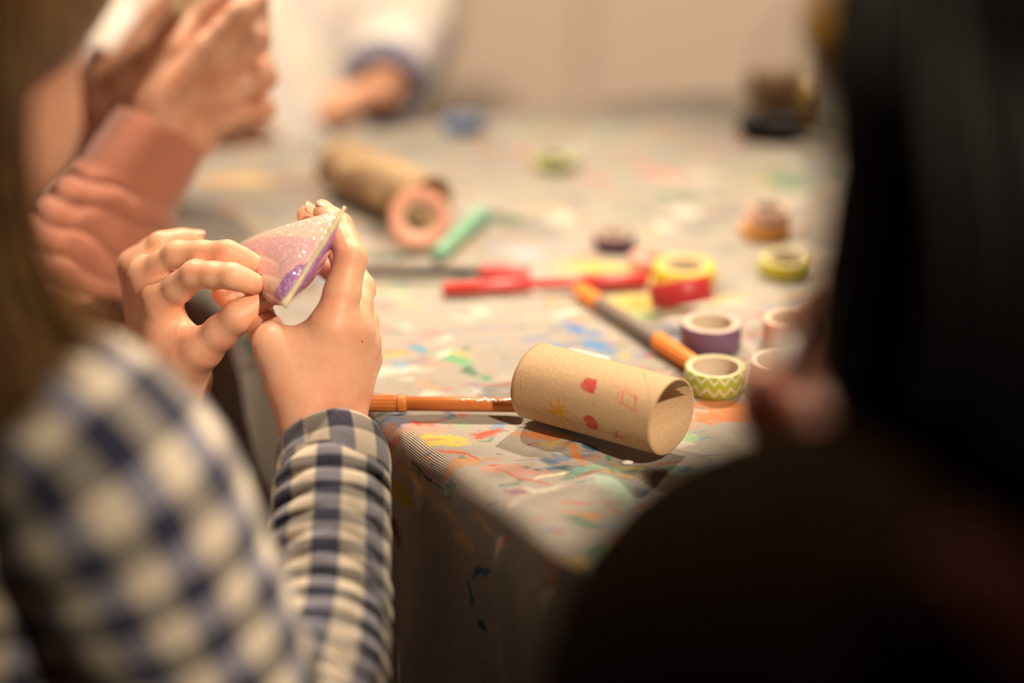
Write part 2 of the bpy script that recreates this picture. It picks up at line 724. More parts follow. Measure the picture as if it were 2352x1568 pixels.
for sc in reversed(scales):
    def fn(i, sc=sc):
        p = pts[i] - nrs[i] * RR
        p = p + (cz - p) * sc
        return (p.x, p.y, TZ + top_z(p.x, p.y) * min(1, 0.35 + sc * 60)), (p.x, p.y)
    add_ring(fn)
for k in range(1, 7):                                     # the rounded rim
    th = k / 6 * math.pi / 2

    def fn(i, th=th):
        b = pts[i] - nrs[i] * RR
        wv = 1 + 0.25 * noise.noise((pts[i].x * 30, pts[i].y * 30, 0))
        p = b + nrs[i] * RR * math.sin(th) * wv
        zz = TZ - RR + RR * math.cos(th) + top_z(b.x, b.y) * 0.35 * math.cos(th)
        u = b + nrs[i] * RR * th
        return (p.x, p.y, zz), (u.x, u.y)
    add_ring(fn)
downs = [0.004, 0.009, 0.015, 0.022, 0.03, 0.04, 0.05, 0.062, 0.076, 0.092, 0.11, 0.13, 0.155, 0.185, 0.22, 0.27, 0.33, 0.40, 0.46]
for s in downs:
    def fn(i, s=s):
        p = pts[i] + nrs[i] * (drape_off(i, s) - 0.004 if s > 0.005 else 0.0)
        u = pts[i] - nrs[i] * RR + nrs[i] * (RR * 1.571 + s)
        return (p.x, p.y, TZ - RR - s), (u.x, u.y)
    add_ring(fn)
for a, b in zip(rings[:-1], rings[1:]):
    for i in range(NP):
        i2 = (i + 1) % NP
        F.append((a + i2, a + i, b + i, b + i2))
F.append(tuple(rings[0] + i for i in range(NP)))


def cloth_mat():
    k = NT('painted_tablecloth')
    uv = k.coord('UV')
    nz = k.noise(uv, 160, 4, 0.65)
    nzb = k.noise(uv, 28, 3, 0.5)
    warp = k.n('ShaderNodeVectorMath', operation='MULTIPLY_ADD')
    sub = k.n('ShaderNodeVectorMath', operation='SUBTRACT')
    k.lk(nzb.outputs[1], sub.inputs[0])
    sub.inputs[1].default_value = (0.5, 0.5, 0.5)
    k.lk(sub.outputs[0], warp.inputs[0])
    warp.inputs[1].default_value = (0.022, 0.022, 0)
    k.lk(uv, warp.inputs[2])
    wv = warp.outputs[0]
    # brush-like raggedness of every mark
    rag = k.noise(k.mapping(uv, rot=(0, 0, 0.6), scale=(1.0, 2.4, 1)), 420, 4, 0.7)
    edge = k.math('MULTIPLY', k.math('SUBTRACT', k.math('ADD', nz.outputs[0], rag.outputs[0]), 1.0), 2.9)
    big = k.noise(uv, 5, 3, 0.5)
    c = k.mix(k.ramp(big.outputs[0], 0.35, 0.7), (0.365, 0.335, 0.295), (0.44, 0.40, 0.35))
    dirt = k.noise(uv, 45, 5, 0.65, 0.4)
    c = k.mix(k.ramp(dirt.outputs[0], 0.52, 0.72, 0, 0.40), c, (0.25, 0.225, 0.18))
    c = k.mix(k.ramp(k.noise(uv, 30, 4, 0.6, 0.6).outputs[0], 0.60, 0.72, 0, 0.40), c, (0.56, 0.51, 0.45))
    # scattered smears of every colour, mostly on the part people paint on
    dn = k.n('ShaderNodeVectorMath', operation='DOT_PRODUCT')
    k.lk(uv, dn.inputs[0])
    dn.inputs[1].default_value = tuple(EN)
    ontab = k.ramp(k.math('SUBTRACT', dn.outputs['Value'], E0.dot(EN)), 0.022, 0.045, 0.60, 0.06)
    lay = [((0.10, 0.22, 0.42), 21, 0.645, 0.3, 2.2), ((0.05, 0.21, 0.13), 24, 0.640, 1.2, 1.9), ((0.50, 0.10, 0.05), 27, 0.650, 2.2, 2.8),
           ((0.62, 0.26, 0.05), 23, 0.655, 0.9, 2.4), ((0.30, 0.50, 0.36), 19, 0.655, 2.7, 1.8), ((0.60, 0.46, 0.09), 20, 0.66, 1.7, 2.0),
           ((0.62, 0.27, 0.21), 18, 0.655, 0.1, 2.2), ((0.16, 0.14, 0.24), 29, 0.665, 1.9, 2.8), ((0.72, 0.67, 0.58), 22, 0.645, 2.4, 1.7),
           ((0.03, 0.13, 0.24), 40, 0.675, 0.7, 1.5), ((0.60, 0.10, 0.07), 55, 0.685, 1.4, 2.0), ((0.17, 0.33, 0.58), 34, 0.675, 3.0, 1.6),
           ((0.03, 0.16, 0.08), 48, 0.68, 2.0, 1.6)]
    for i, (cc, sc, th, rot, st) in enumerate(lay):
        ch = k.n('ShaderNodeVectorMath', operation='MULTIPLY_ADD')
        k.lk(c, ch.inputs[0])
        ch.inputs[1].default_value = (1e-9, 1e-9, 1e-9)
        k.lk(wv, ch.inputs[2])
        q = k.mapping(ch.outputs[0], (i * 3.7, i * 1.9, i * 5.1), (0, 0, rot), (1, st, 1))
        f = k.math('ADD', k.noise(q, sc, 3, 0.55).outputs[0], k.math('MULTIPLY', k.math('SUBTRACT', rag.outputs[0], 0.5), 0.14))
        c = k.mix(k.math('MULTIPLY', k.ramp(f, th - 0.012, th + 0.02), ontab), c, cc)
    # marks one can find in the picture (photo pixels on the table)
    RED, ORA, YEL, TEAL, GRN, BLU, CRM, PUR = ((0.62, 0.085, 0.045), (0.72, 0.24, 0.035), (0.68, 0.50, 0.05), (0.012, 0.14, 0.20),
                                               (0.06, 0.30, 0.13), (0.06, 0.20, 0.50), (0.80, 0.71, 0.50), (0.28, 0.13, 0.20))
    MINT = (0.28, 0.56, 0.42)
    SK = [(975, 995, 1060, 1010, 9, YEL), (1000, 1015, 1070, 1020, 5, YEL), (985, 1003, 1030, 1008, 2.2, (0.75, 0.25, 0.09)),
          (1100, 998, 1140, 988, 5.5, RED), (948, 962, 968, 975, 2.2, RED), (1050, 970, 1075, 975, 6, (0.30, 0.42, 0.24)),
          (1020, 1030, 1130, 1066, 1.3, RED), (1025, 1035, 1055, 1045, 2.2, RED), (1160, 1085, 1270, 1118, 1.8, RED),
          (1130, 1066, 1155, 1068, 2, RED), (1236, 1072, 1290, 1068, 4.5, TEAL), (1235, 1095, 1300, 1080, 4.0, CRM),
          (1340, 1025, 1370, 1032, 5.5, TEAL), (1305, 1020, 1345, 1075, 4.2, ORA), (1345, 1075, 1400, 1092, 4.0, ORA), (1200, 995, 1290, 1008, 8, ORA),
          (1320, 1078, 1420, 1085, 7, MINT), (1370, 1110, 1440, 1140, 12, (0.40, 0.54, 0.44)), (1300, 1157, 1355, 1152, 2.2, RED),
          (1460, 1115, 1475, 1135, 3.5, (0.25, 0.33, 0.55)), (1170, 1130, 1200, 1132, 4, PUR), (1390, 1062, 1400, 1045, 3, GRN),
          (1600, 960, 1760, 935, 20, (0.66, 0.20, 0.05)), (1580, 1000, 1612, 1004, 9, (0.35, 0.55, 0.28)), (1600, 930, 1700, 925, 9, (0.70, 0.25, 0.07)),
          (1520, 1100, 1640, 1120, 22, (0.22, 0.13, 0.07)), (1480, 1170, 1560, 1180, 6, (0.20, 0.12, 0.07)), (1405, 1230, 1420, 1260, 7, (0.55, 0.14, 0.05)),
          (1290, 1258, 1350, 1288, 6, (0.75, 0.50, 0.22)),
          (1312, 742, 1330, 765, 9, BLU), (1345, 790, 1395, 810, 12, (0.08, 0.27, 0.55)), (1270, 790, 1300, 800, 7, (0.1, 0.28, 0.55)),
          (1350, 760, 1370, 775, 10, (0.1, 0.22, 0.5)), (935, 795, 960, 810, 7, (0.07, 0.28, 0.46)), (1015, 820, 1060, 835, 12, (0.13, 0.40, 0.18)),
          (1000, 825, 1035, 800, 4, (0.75, 0.72, 0.62)), (1060, 850, 1075, 860, 8, (0.03, 0.17, 0.10)), (1105, 865, 1115, 868, 6, (0.06, 0.30, 0.15)),
          (935, 755, 1010, 765, 6, (0.62, 0.2, 0.14)), (1000, 760, 1180, 755, 5, (0.24, 0.23, 0.30)), (960, 880, 1000, 885, 8, (0.68, 0.33, 0.21)),
          (1110, 490, 1200, 515, 15, (0.05, 0.12, 0.07)), (1480, 390, 1540, 410, 20, (0.62, 0.30, 0.24)), (1190, 350, 1240, 370, 14, (0.55, 0.25, 0.20)),
          (1280, 500, 1300, 505, 15, (0.78, 0.72, 0.62)), (1560, 480, 1600, 490, 14, (0.82, 0.77, 0.68)), (1510, 515, 1535, 520, 12, (0.80, 0.75, 0.66)),
          (1610, 500, 1720, 480, 12, (0.22, 0.18, 0.23)), (1770, 400, 1860, 430, 24, (0.12, 0.25, 0.14)), (480, 410, 620, 412, 18, (0.75, 0.45, 0.14)),
          (560, 485, 700, 480, 16, (0.22, 0.27, 0.27)), (1330, 610, 1500, 640, 28, (0.66, 0.48, 0.07)), (1430, 690, 1520, 700, 30, (0.62, 0.44, 0.06)),
          (1440, 720, 1490, 725, 14, (0.30, 0.42, 0.16)), (1180, 575, 1230, 580, 11, (0.38, 0.45, 0.60)), (1170, 300, 1290, 300, 15, (0.40, 0.47, 0.33)),
          (1280, 380, 1370, 300, 12, (0.50, 0.50, 0.42)), (1670, 320, 1740, 335, 16, (0.62, 0.30, 0.22)), (1750, 820, 1790, 840, 12, (0.40, 0.52, 0.22)),
          (1640, 395, 1740, 400, 14, (0.28, 0.33, 0.22)), (1200, 780, 1260, 770, 6, (0.2, 0.25, 0.42)), (1590, 690, 1700, 680, 8, (0.62, 0.42, 0.15)),
          (1250, 690, 1290, 695, 8, (0.62, 0.35, 0.12)), (880, 660, 930, 675, 10, (0.42, 0.44, 0.28)), (920, 690, 960, 700, 8, (0.66, 0.42, 0.2)),
          (600, 810, 640, 850, 12, (0.36, 0.45, 0.40)), (560, 750, 600, 790, 9, (0.02, 0.06, 0.06))]
    for (a0, b0, a1, b1, wmm, cc) in SK:
        p, q = T(a0, b0), T(a1, b1)
        c = k.stroke(wv, edge, c, p.x, p.y, q.x, q.y, wmm / 1000 * 1.15, cc, 0.2, 0.80)
    # paint that ran over the rim: positions along the edge and below it, unrolled
    def rim(pxx, pyy, down):
        p = T(pxx, pyy)
        q = Vector((E0.x, E0.y, 0)) + ED * (p - E0).dot(ED)
        return q + EN * down
    for (s0, d0, s1, d1, wmm, cc) in [((930, 1000), 0.014, (1000, 1050), 0.016, 7, (0.60, 0.42, 0.22)), ((1000, 1060), 0.020, (1060, 1090), 0.022, 8, (0.63, 0.46, 0.27)),
                                      ((900, 985), 0.030, (960, 1020), 0.032, 12, (0.45, 0.38, 0.02)), ((1060, 1090), 0.030, (1085, 1105), 0.033, 11, (0.68, 0.48, 0.27)),
                                      ((1110, 1120), 0.012, (1135, 1140), 0.014, 5, (0.66, 0.46, 0.24)), ((1095, 1118), 0.050, (1120, 1135), 0.042, 4.5, TEAL), ((1075, 1112), 0.058, (1082, 1118), 0.066, 4, TEAL), ((1105, 1125), 0.070, (1118, 1132), 0.072, 3.5, TEAL),
                                      ((880, 970), 0.05, (920, 990), 0.06, 16, (0.20, 0.03, 0.02)), ((940, 1010), 0.006, (1010, 1060), 0.008, 2.2, (0.02, 0.12, 0.10)),
                                      ((560, 740), 0.010, (640, 800), 0.012, 9, (0.06, 0.25, 0.25)), ((620, 780), 0.03, (690, 830), 0.03, 9, (0.25, 0.04, 0.02)),
                                      ((1310, 1280), 0.03, (1370, 1320), 0.04, 18, (0.50, 0.24, 0.05))]:
        p, q = rim(*s0, d0), rim(*s1, d1)
        c = k.stroke(wv, edge, c, p.x, p.y, q.x, q.y, wmm / 1000, cc, 0.2, 0.9)
    k.lk(c, k.b.inputs['Base Color'])
    k.b.inputs['Roughness'].default_value = 0.55
    k.b.inputs['Specular IOR Level'].default_value = 0.16
    # woven relief, threads along and across the edge
    ang = math.atan2(ED.y, ED.x)
    q = k.mapping(uv, rot=(0, 0, -ang))
    h = None
    for dr in ('X', 'Y'):
        wv_ = k.n('ShaderNodeTexWave', wave_type='BANDS', bands_direction=dr)
        k.lk(q, wv_.inputs['Vector'])
        wv_.inputs['Scale'].default_value = 2 * math.pi / 20 / 0.00135 * 1.0
        wv_.inputs['Distortion'].default_value = 0.0
        h = wv_.outputs[0] if h is None else k.math('ADD', h, wv_.outputs[0])
    k.bump(k.math('ADD', h, k.math('MULTIPLY', nz.outputs[0], 0.8)), 0.55, 0.0007)
    return k.m


M_CLOTH = cloth_mat()
cloth = mesh_obj('tablecloth', V, F, M_CLOTH, None, True, U)
tag(cloth, 'grey woven tablecloth covered in dried paint smears, draped over the table', 'tablecloth')

# a mustard tub stool by the far wall
M_MUST = plain('mustard_shell', (0.42, 0.20, 0.02), 0.5, 0.3, 0.08, 20, 0.1)
M_DARKMET = plain('dark_metal', (0.03, 0.028, 0.026), 0.4, 0.5, 0.1, 40)
sc_ = J(2030, 90, 2.75)
st = thing('tub_stool', 'mustard yellow tub stool standing by the far wall', 'stool', (sc_.x, sc_.y, 0))
zt = J(1950, 45, 2.7).z
d = lathe([(0.0, zt - 0.015), (0.085, zt - 0.012), (0.097, zt), (0.105, zt - 0.004), (0.102, zt - 0.02), (0.07, zt - 0.07), (0.03, zt - 0.10), (0.0, zt - 0.105)], (sc_.x, sc_.y, 0), (0, 0, 1), 48)
mesh_obj('seat_shell', *d[:2], M_MUST, st)
d = lathe([(0.0, 0.0), (0.11, 0.0), (0.11, 0.008), (0.02, 0.02), (0.015, 0.05), (0.015, zt - 0.10), (0.0, zt - 0.10)], (sc_.x, sc_.y, 0), (0, 0, 1), 32)
mesh_obj('pedestal', *d[:2], M_DARKMET, st)

# ------------------------------------------------------------------ things on the table
def surf(x, y):
    return TZ + top_z(x, y)


# --- the decorated cardboard tube in front
ta = Vector((0.80, -0.60, 0.030)).normalized()
TR, TL = 0.0215, 0.092
end = J(1543, 957, 1.066)                      # centre of the open end that faces the camera
tube0 = end - ta * TL


def tube_gap(p0):
    """smallest height of the tube's underside above the cloth"""
    x, y, a = frame(ta)
    g = 1.0
    for i in range(13):
        for k_ in range(48):
            t = 2 * math.pi * k_ / 48
            s_ = TL * i / 12
            p = p0 + a * s_ + (x * math.cos(t) + y * math.sin(t)) * TR * squash(t, s_)
            g = min(g, p.z - TZ - top_z(p.x, p.y))
    return g


def squash(t, s):
    return 1 + 0.05 * math.sin(2 * t + 0.7 + s * 6) + 0.012 * math.sin(3 * t + s * 30)


dd = 1.075
while dd > 1.03:                               # slide it along the table until it rests on the cloth
    end = J(1543, 957, dd)
    tube0 = end - ta * TL
    if tube_gap(tube0) > 0.0002:
        break
    dd -= 0.0005
M_in = None


def tube_ray(px, py):
    """(axis position, angle) of the photo pixel on the tube's outside"""
    C = Vector((0, 0, CAM_Z))
    D = (J(px, py, 1.0) - C)
    o = C - tube0
    x, y, a = frame(ta)
    dx, dy = D.dot(x), D.dot(y)
    ox, oy = o.dot(x), o.dot(y)
    A, B, Cc = dx * dx + dy * dy, 2 * (ox * dx + oy * dy), ox * ox + oy * oy - TR * TR
    t = (-B - math.sqrt(max(B * B - 4 * A * Cc, 0))) / (2 * A)
    p = o + D * t
    th = math.atan2(p.dot(y), p.dot(x)) % (2 * math.pi)
    return th * TR, p.dot(ta)


kt = card_mat('cardboard_drawn')
uvt = kt.coord('UV')
nzt = kt.noise(uvt, 1400, 3, 0.6)
edge = kt.math('MULTIPLY', kt.math('SUBTRACT', nzt.outputs[0], 0.5), 0.9)
c = kt.out
DRED, DYEL = (0.46, 0.055, 0.045), (0.52, 0.27, 0.03)
MARK = [(1340, 882, 1362, 890, 24, DRED), (1345, 872, 1365, 880, 18, DRED), (1352, 892, 1362, 900, 12, DRED), (1366, 870, 1366, 880, 6, DRED),
        (1348, 962, 1370, 972, 24, DRED), (1352, 975, 1372, 980, 13, DRED), (1350, 957, 1362, 958, 10, DRED),
        (1258, 942, 1308, 944, 9, DYEL), (1262, 922, 1284, 945, 9, DYEL), (1284, 916, 1288, 948, 8, DYEL), (1276, 938, 1300, 932, 9, DYEL),
        (1284, 944, 1312, 966, 8, DYEL), (1270, 948, 1288, 942, 12, DYEL), (1290, 950, 1314, 990, 6, DYEL), (1285, 940, 1292, 948, 16, DYEL),
        (1432, 895, 1428, 925, 4, (0.60, 0.14, 0.09)), (1428, 925, 1462, 946, 3.5, (0.60, 0.14, 0.09)), (1462, 946, 1458, 915, 3.5, (0.60, 0.14, 0.09)),
        (1416, 918, 1422, 900, 3, (0.62, 0.17, 0.11)), (1422, 900, 1438, 892, 3, (0.62, 0.17, 0.11)), (1436, 896, 1460, 916, 3.2, (0.62, 0.15, 0.1)),
        (1430, 896, 1452, 892, 2.2, (0.66, 0.26, 0.18)), (1452, 892, 1463, 908, 2.2, (0.66, 0.26, 0.18)), (1458, 906, 1462, 920, 5, (0.58, 0.12, 0.08)),
        (1418, 924, 1430, 928, 3.5, (0.60, 0.14, 0.09)),
        (1408, 990, 1430, 1000, 4, (0.48, 0.09, 0.05)), (1420, 986, 1416, 1004, 4, (0.48, 0.09, 0.05)), (1410, 1001, 1440, 1000, 3.5, (0.48, 0.09, 0.05)),
        (1422, 1000, 1455, 1018, 2.5, (0.50, 0.11, 0.06))]
PXM = 1.09 / FPX
MARK += [(1474, 846, 1486, 884, 1.6, (0.30, 0.19, 0.10)), (1486, 884, 1492, 930, 1.4, (0.36, 0.23, 0.12)), (1197, 862, 1206, 930, 1.4, (0.34, 0.22, 0.12))]
for (a0, b0, a1, b1, wpx, cc) in MARK:
    p, q = tube_ray(a0, b0), tube_ray(a1, b1)
    c = kt.stroke(uvt, edge, c, p[0], p[1], q[0], q[1], wpx * PXM * 1.1, cc, 0.18, 0.85)
kt.lk(c, kt.b.inputs['Base Color'])
M_TUBE = kt.m


def card_tube(name, label, p0, axis, R, L, mat, sq=squash, dent=True):
    root = thing(name, label, 'tube', tuple(p0))
    prof = [(R, 0), (R, L * 0.03)] + [(R, L * k / 24) for k in range(1, 24)] + [(R, L * 0.985), (R, L)]
    o = lathe(prof, p0, axis, 96, rfun=sq)
    i = lathe([(R - 0.0009, L), (R - 0.0009, L * 0.5), (R - 0.0009, 0.0)], p0, axis, 96, rfun=sq)
    V, F, U = join_data([o, i])
    n = 96
    m = len(prof)
    for k in range(n):
        k2 = (k + 1) % n
        F.append(((m - 1) * n + k, (m - 1) * n + k2, m * n + k2, m * n + k))
        F.append((k2, k, (m + 2) * n + k, (m + 2) * n + k2))
        U += [(-1, -1)] * 8
    # inner wall must not carry the drawings
    no = (m - 1) * n * 4
    ni = 2 * n * 4
    for q in range(no, no + ni):
        U[q] = (-1, -1)
    mesh_obj('tube_wall', V, F, mat, root, True, U)
    return root


card_tube('cardboard_tube', 'cardboard tube with red hearts and a yellow sun drawn on it', tube0, ta, TR, TL, M_TUBE)
a2, b2 = T(792, 445), T(992, 532)
ax2 = (b2 - a2).normalized()
card_tube('cardboard_tube', 'plain cardboard tube lying behind the peach tape roll', a2 + Vector((0, 0, 0.0216)) - ax2 * 0.008, ax2, 0.0195, (b2 - a2).length + 0.006, M_CARD)

# --- rolls of tape
M_CORE = plain('tape_core', (0.66, 0.55, 0.42), 0.7, 0.3, 0.05, 120)
TAPE_M = {}


def tape_mat(c, name='washi_tape'):
    key = tuple(c)
    if key not in TAPE_M:
        TAPE_M[key] = plain(name, c, 0.42, 0.4, 0.04, 200)
    return TAPE_M[key]


def tape_roll(label, base, axis, R, H, c, inner=0.74, mat=None, rimc=None):
    """a roll whose lower rim is centred on base"""
    root = thing('tape_roll', label, 'tape roll', tuple(base), 'rolls of coloured tape on the cloth')
    ri = R * inner
    band = [(ri + 0.0012, 0), (R - 0.0006, 0.0), (R, 0.0005), (R, H - 0.0005), (R - 0.0006, H), (ri + 0.0012, H)]
    d = lathe(band, base, axis, 64, closed=True)
    o = mesh_obj('tape_band', *d[:2], mat or tape_mat(c), root, True, d[2])
    o.data.polygons.foreach_set('use_smooth', [True] * len(o.data.polygons))
    if rimc:
        o.data.materials.append(tape_mat(rimc))
        n = 64
        for pi, p in enumerate(o.data.polygons):
            if pi // n in (0, 4):
                p.material_index = 1
    d = lathe([(ri - 0.0004, 0.0003), (ri + 0.0013, 0.0003), (ri + 0.0013, H - 0.0003), (ri - 0.0004, H - 0.0003)], base, axis, 64, closed=True)
    mesh_obj('core', *d[:2], M_CORE, root, False)
    return root


def chevron_mat():
    k = NT('green_chevron_tape')
    uv = k.coord('UV')
    s = k.n('ShaderNodeSeparateXYZ')
    k.lk(uv, s.inputs[0])
    p = 2 * math.pi * 0.0182 / 14
    tri = k.math('MULTIPLY', k.math('ABSOLUTE', k.math('SUBTRACT', k.math('FRACT', k.math('DIVIDE', s.outputs[0], p)), 0.5)), 0.0085)
    ph = k.math('FRACT', k.math('DIVIDE', k.math('ADD', k.math('SUBTRACT', s.outputs[1], tri), 0.0010), 0.0072))
    f = k.ramp(k.math('ABSOLUTE', k.math('SUBTRACT', ph, 0.5)), 0.115, 0.15)
    c = k.mix(f, (0.66, 0.60, 0.44), (0.33, 0.40, 0.035))
    k.lk(c, k.b.inputs['Base Color'])
    k.b.inputs['Roughness'].default_value = 0.4
    return k.m


UPZ = Vector((0, 0, 1))


def flat_tape(label, px, py, wpx, hpx, c, rimc=None, inner=0.76, mat=None, lift=0.0, tilt=None):
    """px,py: centre of the base's near rim; wpx: outer width in photo pixels; hpx: visible height of the side"""
    p = T(px, py)
    dep = (p - Vector((0, 0, CAM_Z))).dot(FWD)
    R = wpx / FPX * dep / 2
    H = hpx / FPX * dep / 0.92
    c0 = Vector((p.x, p.y + R, 0))
    c0.z = surf(c0.x, c0.y) + 0.0006 + lift
    return tape_roll(label, c0, tilt or UPZ, R, H, c, inner, mat, rimc), c0, R, H


flat_tape('lime green tape roll with a cream zigzag pattern beside the tube', 1648, 922, 142, 52, (0.4, 0.5, 0.1), (0.50, 0.52, 0.28), 0.80, chevron_mat())
flat_tape('dusty purple tape roll with a pale core behind the green zigzag roll', 1638, 826, 142, 57, (0.17, 0.09, 0.17), (0.62, 0.48, 0.42), 0.72)
flat_tape('peach tape roll standing flat to the right of the purple roll', 1818, 815, 122, 60, (0.72, 0.36, 0.25), (0.78, 0.55, 0.42), 0.72)
flat_tape('pale cream tape roll half hidden by the dark-haired person', 1800, 915, 140, 58, (0.60, 0.44, 0.36), (0.70, 0.56, 0.46), 0.82)
flat_tape('bright yellow tape roll touching the end of the red marker', 1577, 681, 145, 46, (0.70, 0.46, 0.03), (0.74, 0.52, 0.10), 0.64)
flat_tape('plain lime yellow tape roll in front of the orange and pink stack', 1812, 651, 122, 36, (0.55, 0.50, 0.05), (0.66, 0.58, 0.22), 0.74)
_, c0, R0, H0 = flat_tape('orange tape roll with a pink roll stacked on it', 1766, 560, 118, 28, (0.72, 0.30, 0.03), (0.74, 0.45, 0.22), 0.78)
tape_roll('pale pink tape roll stacked on the orange roll', (c0.x + 0.002, c0.y + 0.003, c0.z + H0 + 0.0004), UPZ, R0 * 0.86, 0.010, (0.70, 0.42, 0.36), 0.78)
flat_tape('very dark purple tape roll behind the red marker', 1413, 586, 96, 30, (0.075, 0.025, 0.06), (0.16, 0.08, 0.13), 0.72)
flat_tape('rose pink tape roll lying behind the yellow roll', 1505, 628, 110, 20, (0.60, 0.27, 0.25), (0.64, 0.34, 0.30), 0.55)
flat_tape('bright blue tape roll lying far back on the cloth', 1062, 312, 92, 26, (0.025, 0.12, 0.36), (0.08, 0.22, 0.46), 0.5)
flat_tape('thin lime green tape roll lying alone on the far cloth', 1275, 400, 96, 20, (0.28, 0.42, 0.06), (0.42, 0.50, 0.20), 0.6)
# red roll, tipped up against the yellow roll
rb = T(1568, 748)
raxis = Vector((-0.12, -0.93, 0.34)).normalized()
rc = Vector((rb.x, rb.y + 0.012, TZ + 0.0135))
raxis = Vector((-0.17, 0.36, 0.91)).normalized()
tape_roll('bright red tape roll tipped at an angle in front of the yellow roll', Vector((rb.x + 0.001, rb.y + 0.015, TZ + 0.0088)), raxis, 0.0197, 0.0150, (0.50, 0.035, 0.04), 0.74, None, (0.66, 0.40, 0.30))
# peach roll standing on its edge, leaning on the plain tube
pc = T(962, 574)
pax = Vector((0.10, -0.86, 0.50)).normalized()
Rp = 0.0212
pcen = pc + Vector((0.0, 0.004, 0.0)) + Vector((0, 0, Rp * math.sqrt(1 - pax.z ** 2) + 0.0035))
tape_roll('thick peach tape roll standing on edge against the plain tube', pcen - pax * 0.006, pax, Rp, 0.012, (0.80, 0.33, 0.20), 0.48, None, (0.86, 0.42, 0.30))


# --- pens
def pen(name, label, p0, p1, parts, cat='marker'):
    """parts: (part name, material, [(r, fraction along)], ridges)"""
    p0, p1 = Vector(p0), Vector(p1)
    ax = p1 - p0
    L = ax.length
    root = thing(name, label, cat, tuple(p0))
    for nm, mat, prof, rid in parts:
        rf = (lambda t, s, rid=rid: 1 + 0.035 * (math.cos(rid * t) > 0.2) - 0.035) if rid else None
        d = lathe([(r, f * L) for r, f in prof], p0, ax, 72 if rid else 32, rfun=rf)
        mesh_obj(nm, d[0], d[1], mat, root, not rid)
    return root, ax.normalized(), L


def prof_caps(r, a, b, e=0.012):
    return [(0, a), (r * 0.8, a), (r, a + e * 0.4), (r, b - e * 0.4), (r * 0.8, b), (0, b)]


M_BROWN = plain('brown_plastic', (0.50, 0.16, 0.035), 0.36, 0.45, 0.04, 100)
M_BROWN_CAP = plain('brown_cap_plastic', (0.52, 0.17, 0.04), 0.4, 0.45, 0.04, 100)
M_ORANGE = plain('orange_plastic', (0.80, 0.24, 0.035), 0.4, 0.4, 0.04, 100)
M_GREY = plain('grey_brown_plastic', (0.20, 0.165, 0.14), 0.4, 0.4, 0.05, 100)
M_REDP = plain('red_plastic', (0.55, 0.03, 0.025), 0.3, 0.5, 0.04, 100)
M_PINKP = plain('pink_red_plastic', (0.66, 0.10, 0.10), 0.35, 0.45, 0.04, 100)
M_BLACKP = plain('black_plastic', (0.02, 0.014, 0.011), 0.5, 0.15, 0.05, 100)
M_MINT = plain('mint_plastic', (0.25, 0.55, 0.38), 0.4, 0.4, 0.04, 100)
M_SILVER = plain('silver_print', (0.92, 0.90, 0.87), 0.25, 0.8, 0.02, 100, metallic=0.35)
RB = 0.0044
z0 = TZ + RB + 0.0030
bp0, bp1 = T(795, 930, 0.006), T(1206, 935, 0.006)
bp0.z = bp1.z = z0
root, bax, bL = pen('felt_pen', 'brown felt pen with silver print lying against the decorated tube', bp0, bp1, [
    ('cap', M_BROWN_CAP, [(0, 0), (RB * 0.95, 0), (RB * 1.12, 0.02), (RB * 1.14, 0.285), (RB * 1.0, 0.286)], 14),
    ('cap_collar', M_BROWN_CAP, [(RB * 0.9, 0.284), (RB * 1.2, 0.286), (RB * 1.22, 0.30), (RB * 1.22, 0.328), (RB * 1.15, 0.34), (RB * 0.9, 0.342)], 0),
    ('barrel', M_BROWN, [(RB * 0.8, 0.335), (RB * 0.96, 0.338), (RB * 0.96, 0.98), (RB * 0.8, 1.0), (0, 1.0)], 0)])
bx, by, _ = frame(bax)
prt = []
rng = random.Random(3)
for pxx in (1066, 1078, 1100, 1107, 1116, 1124, 1133, 1140, 1152, 1161, 1169, 1176, 1183):
    p = T(pxx, 918, 0.006)
    s = (p - bp0).dot(bax)
    ang0 = math.radians(rng.uniform(55, 80))
    n = 8
    side = Vector((0, -1, 0))
    VV, FF = [], []
    ww, hh = rng.uniform(0.0007, 0.0012), rng.uniform(0.10, 0.24)
    for lay_, rr in ((0, RB * 0.955), (1, RB * 1.0)):
        for k in range(n):
            t = 2 * math.pi * k / n
            a_ = ang0 + math.sin(t) * hh
            VV.append(bp0 + bax * (s + math.cos(t) * ww) + (side * math.cos(a_) + UPZ * math.sin(a_)) * rr)
    FF = [tuple(range(n, 2 * n))] + [(k, (k + 1) % n, n + (k + 1) % n, n + k) for k in range(n)]
    prt.append((VV, FF))
d = join_data(prt)
mesh_obj('printed_lettering', d[0], d[1], M_SILVER, root, False)


def tpen(name, label, q0, q1, r, parts, lift=0.0):
    a, b = T(*q0, r), T(*q1, r)
    rm = max(q[0] for pt in parts for q in pt[2])
    zz = max(surf(a.x + (b.x - a.x) * k_ / 12, a.y + (b.y - a.y) * k_ / 12) for k_ in range(13))
    a.z = zz + rm + 0.0004
    b.z = zz + rm + 0.0004 + lift
    return pen(name, label, a, b, parts)


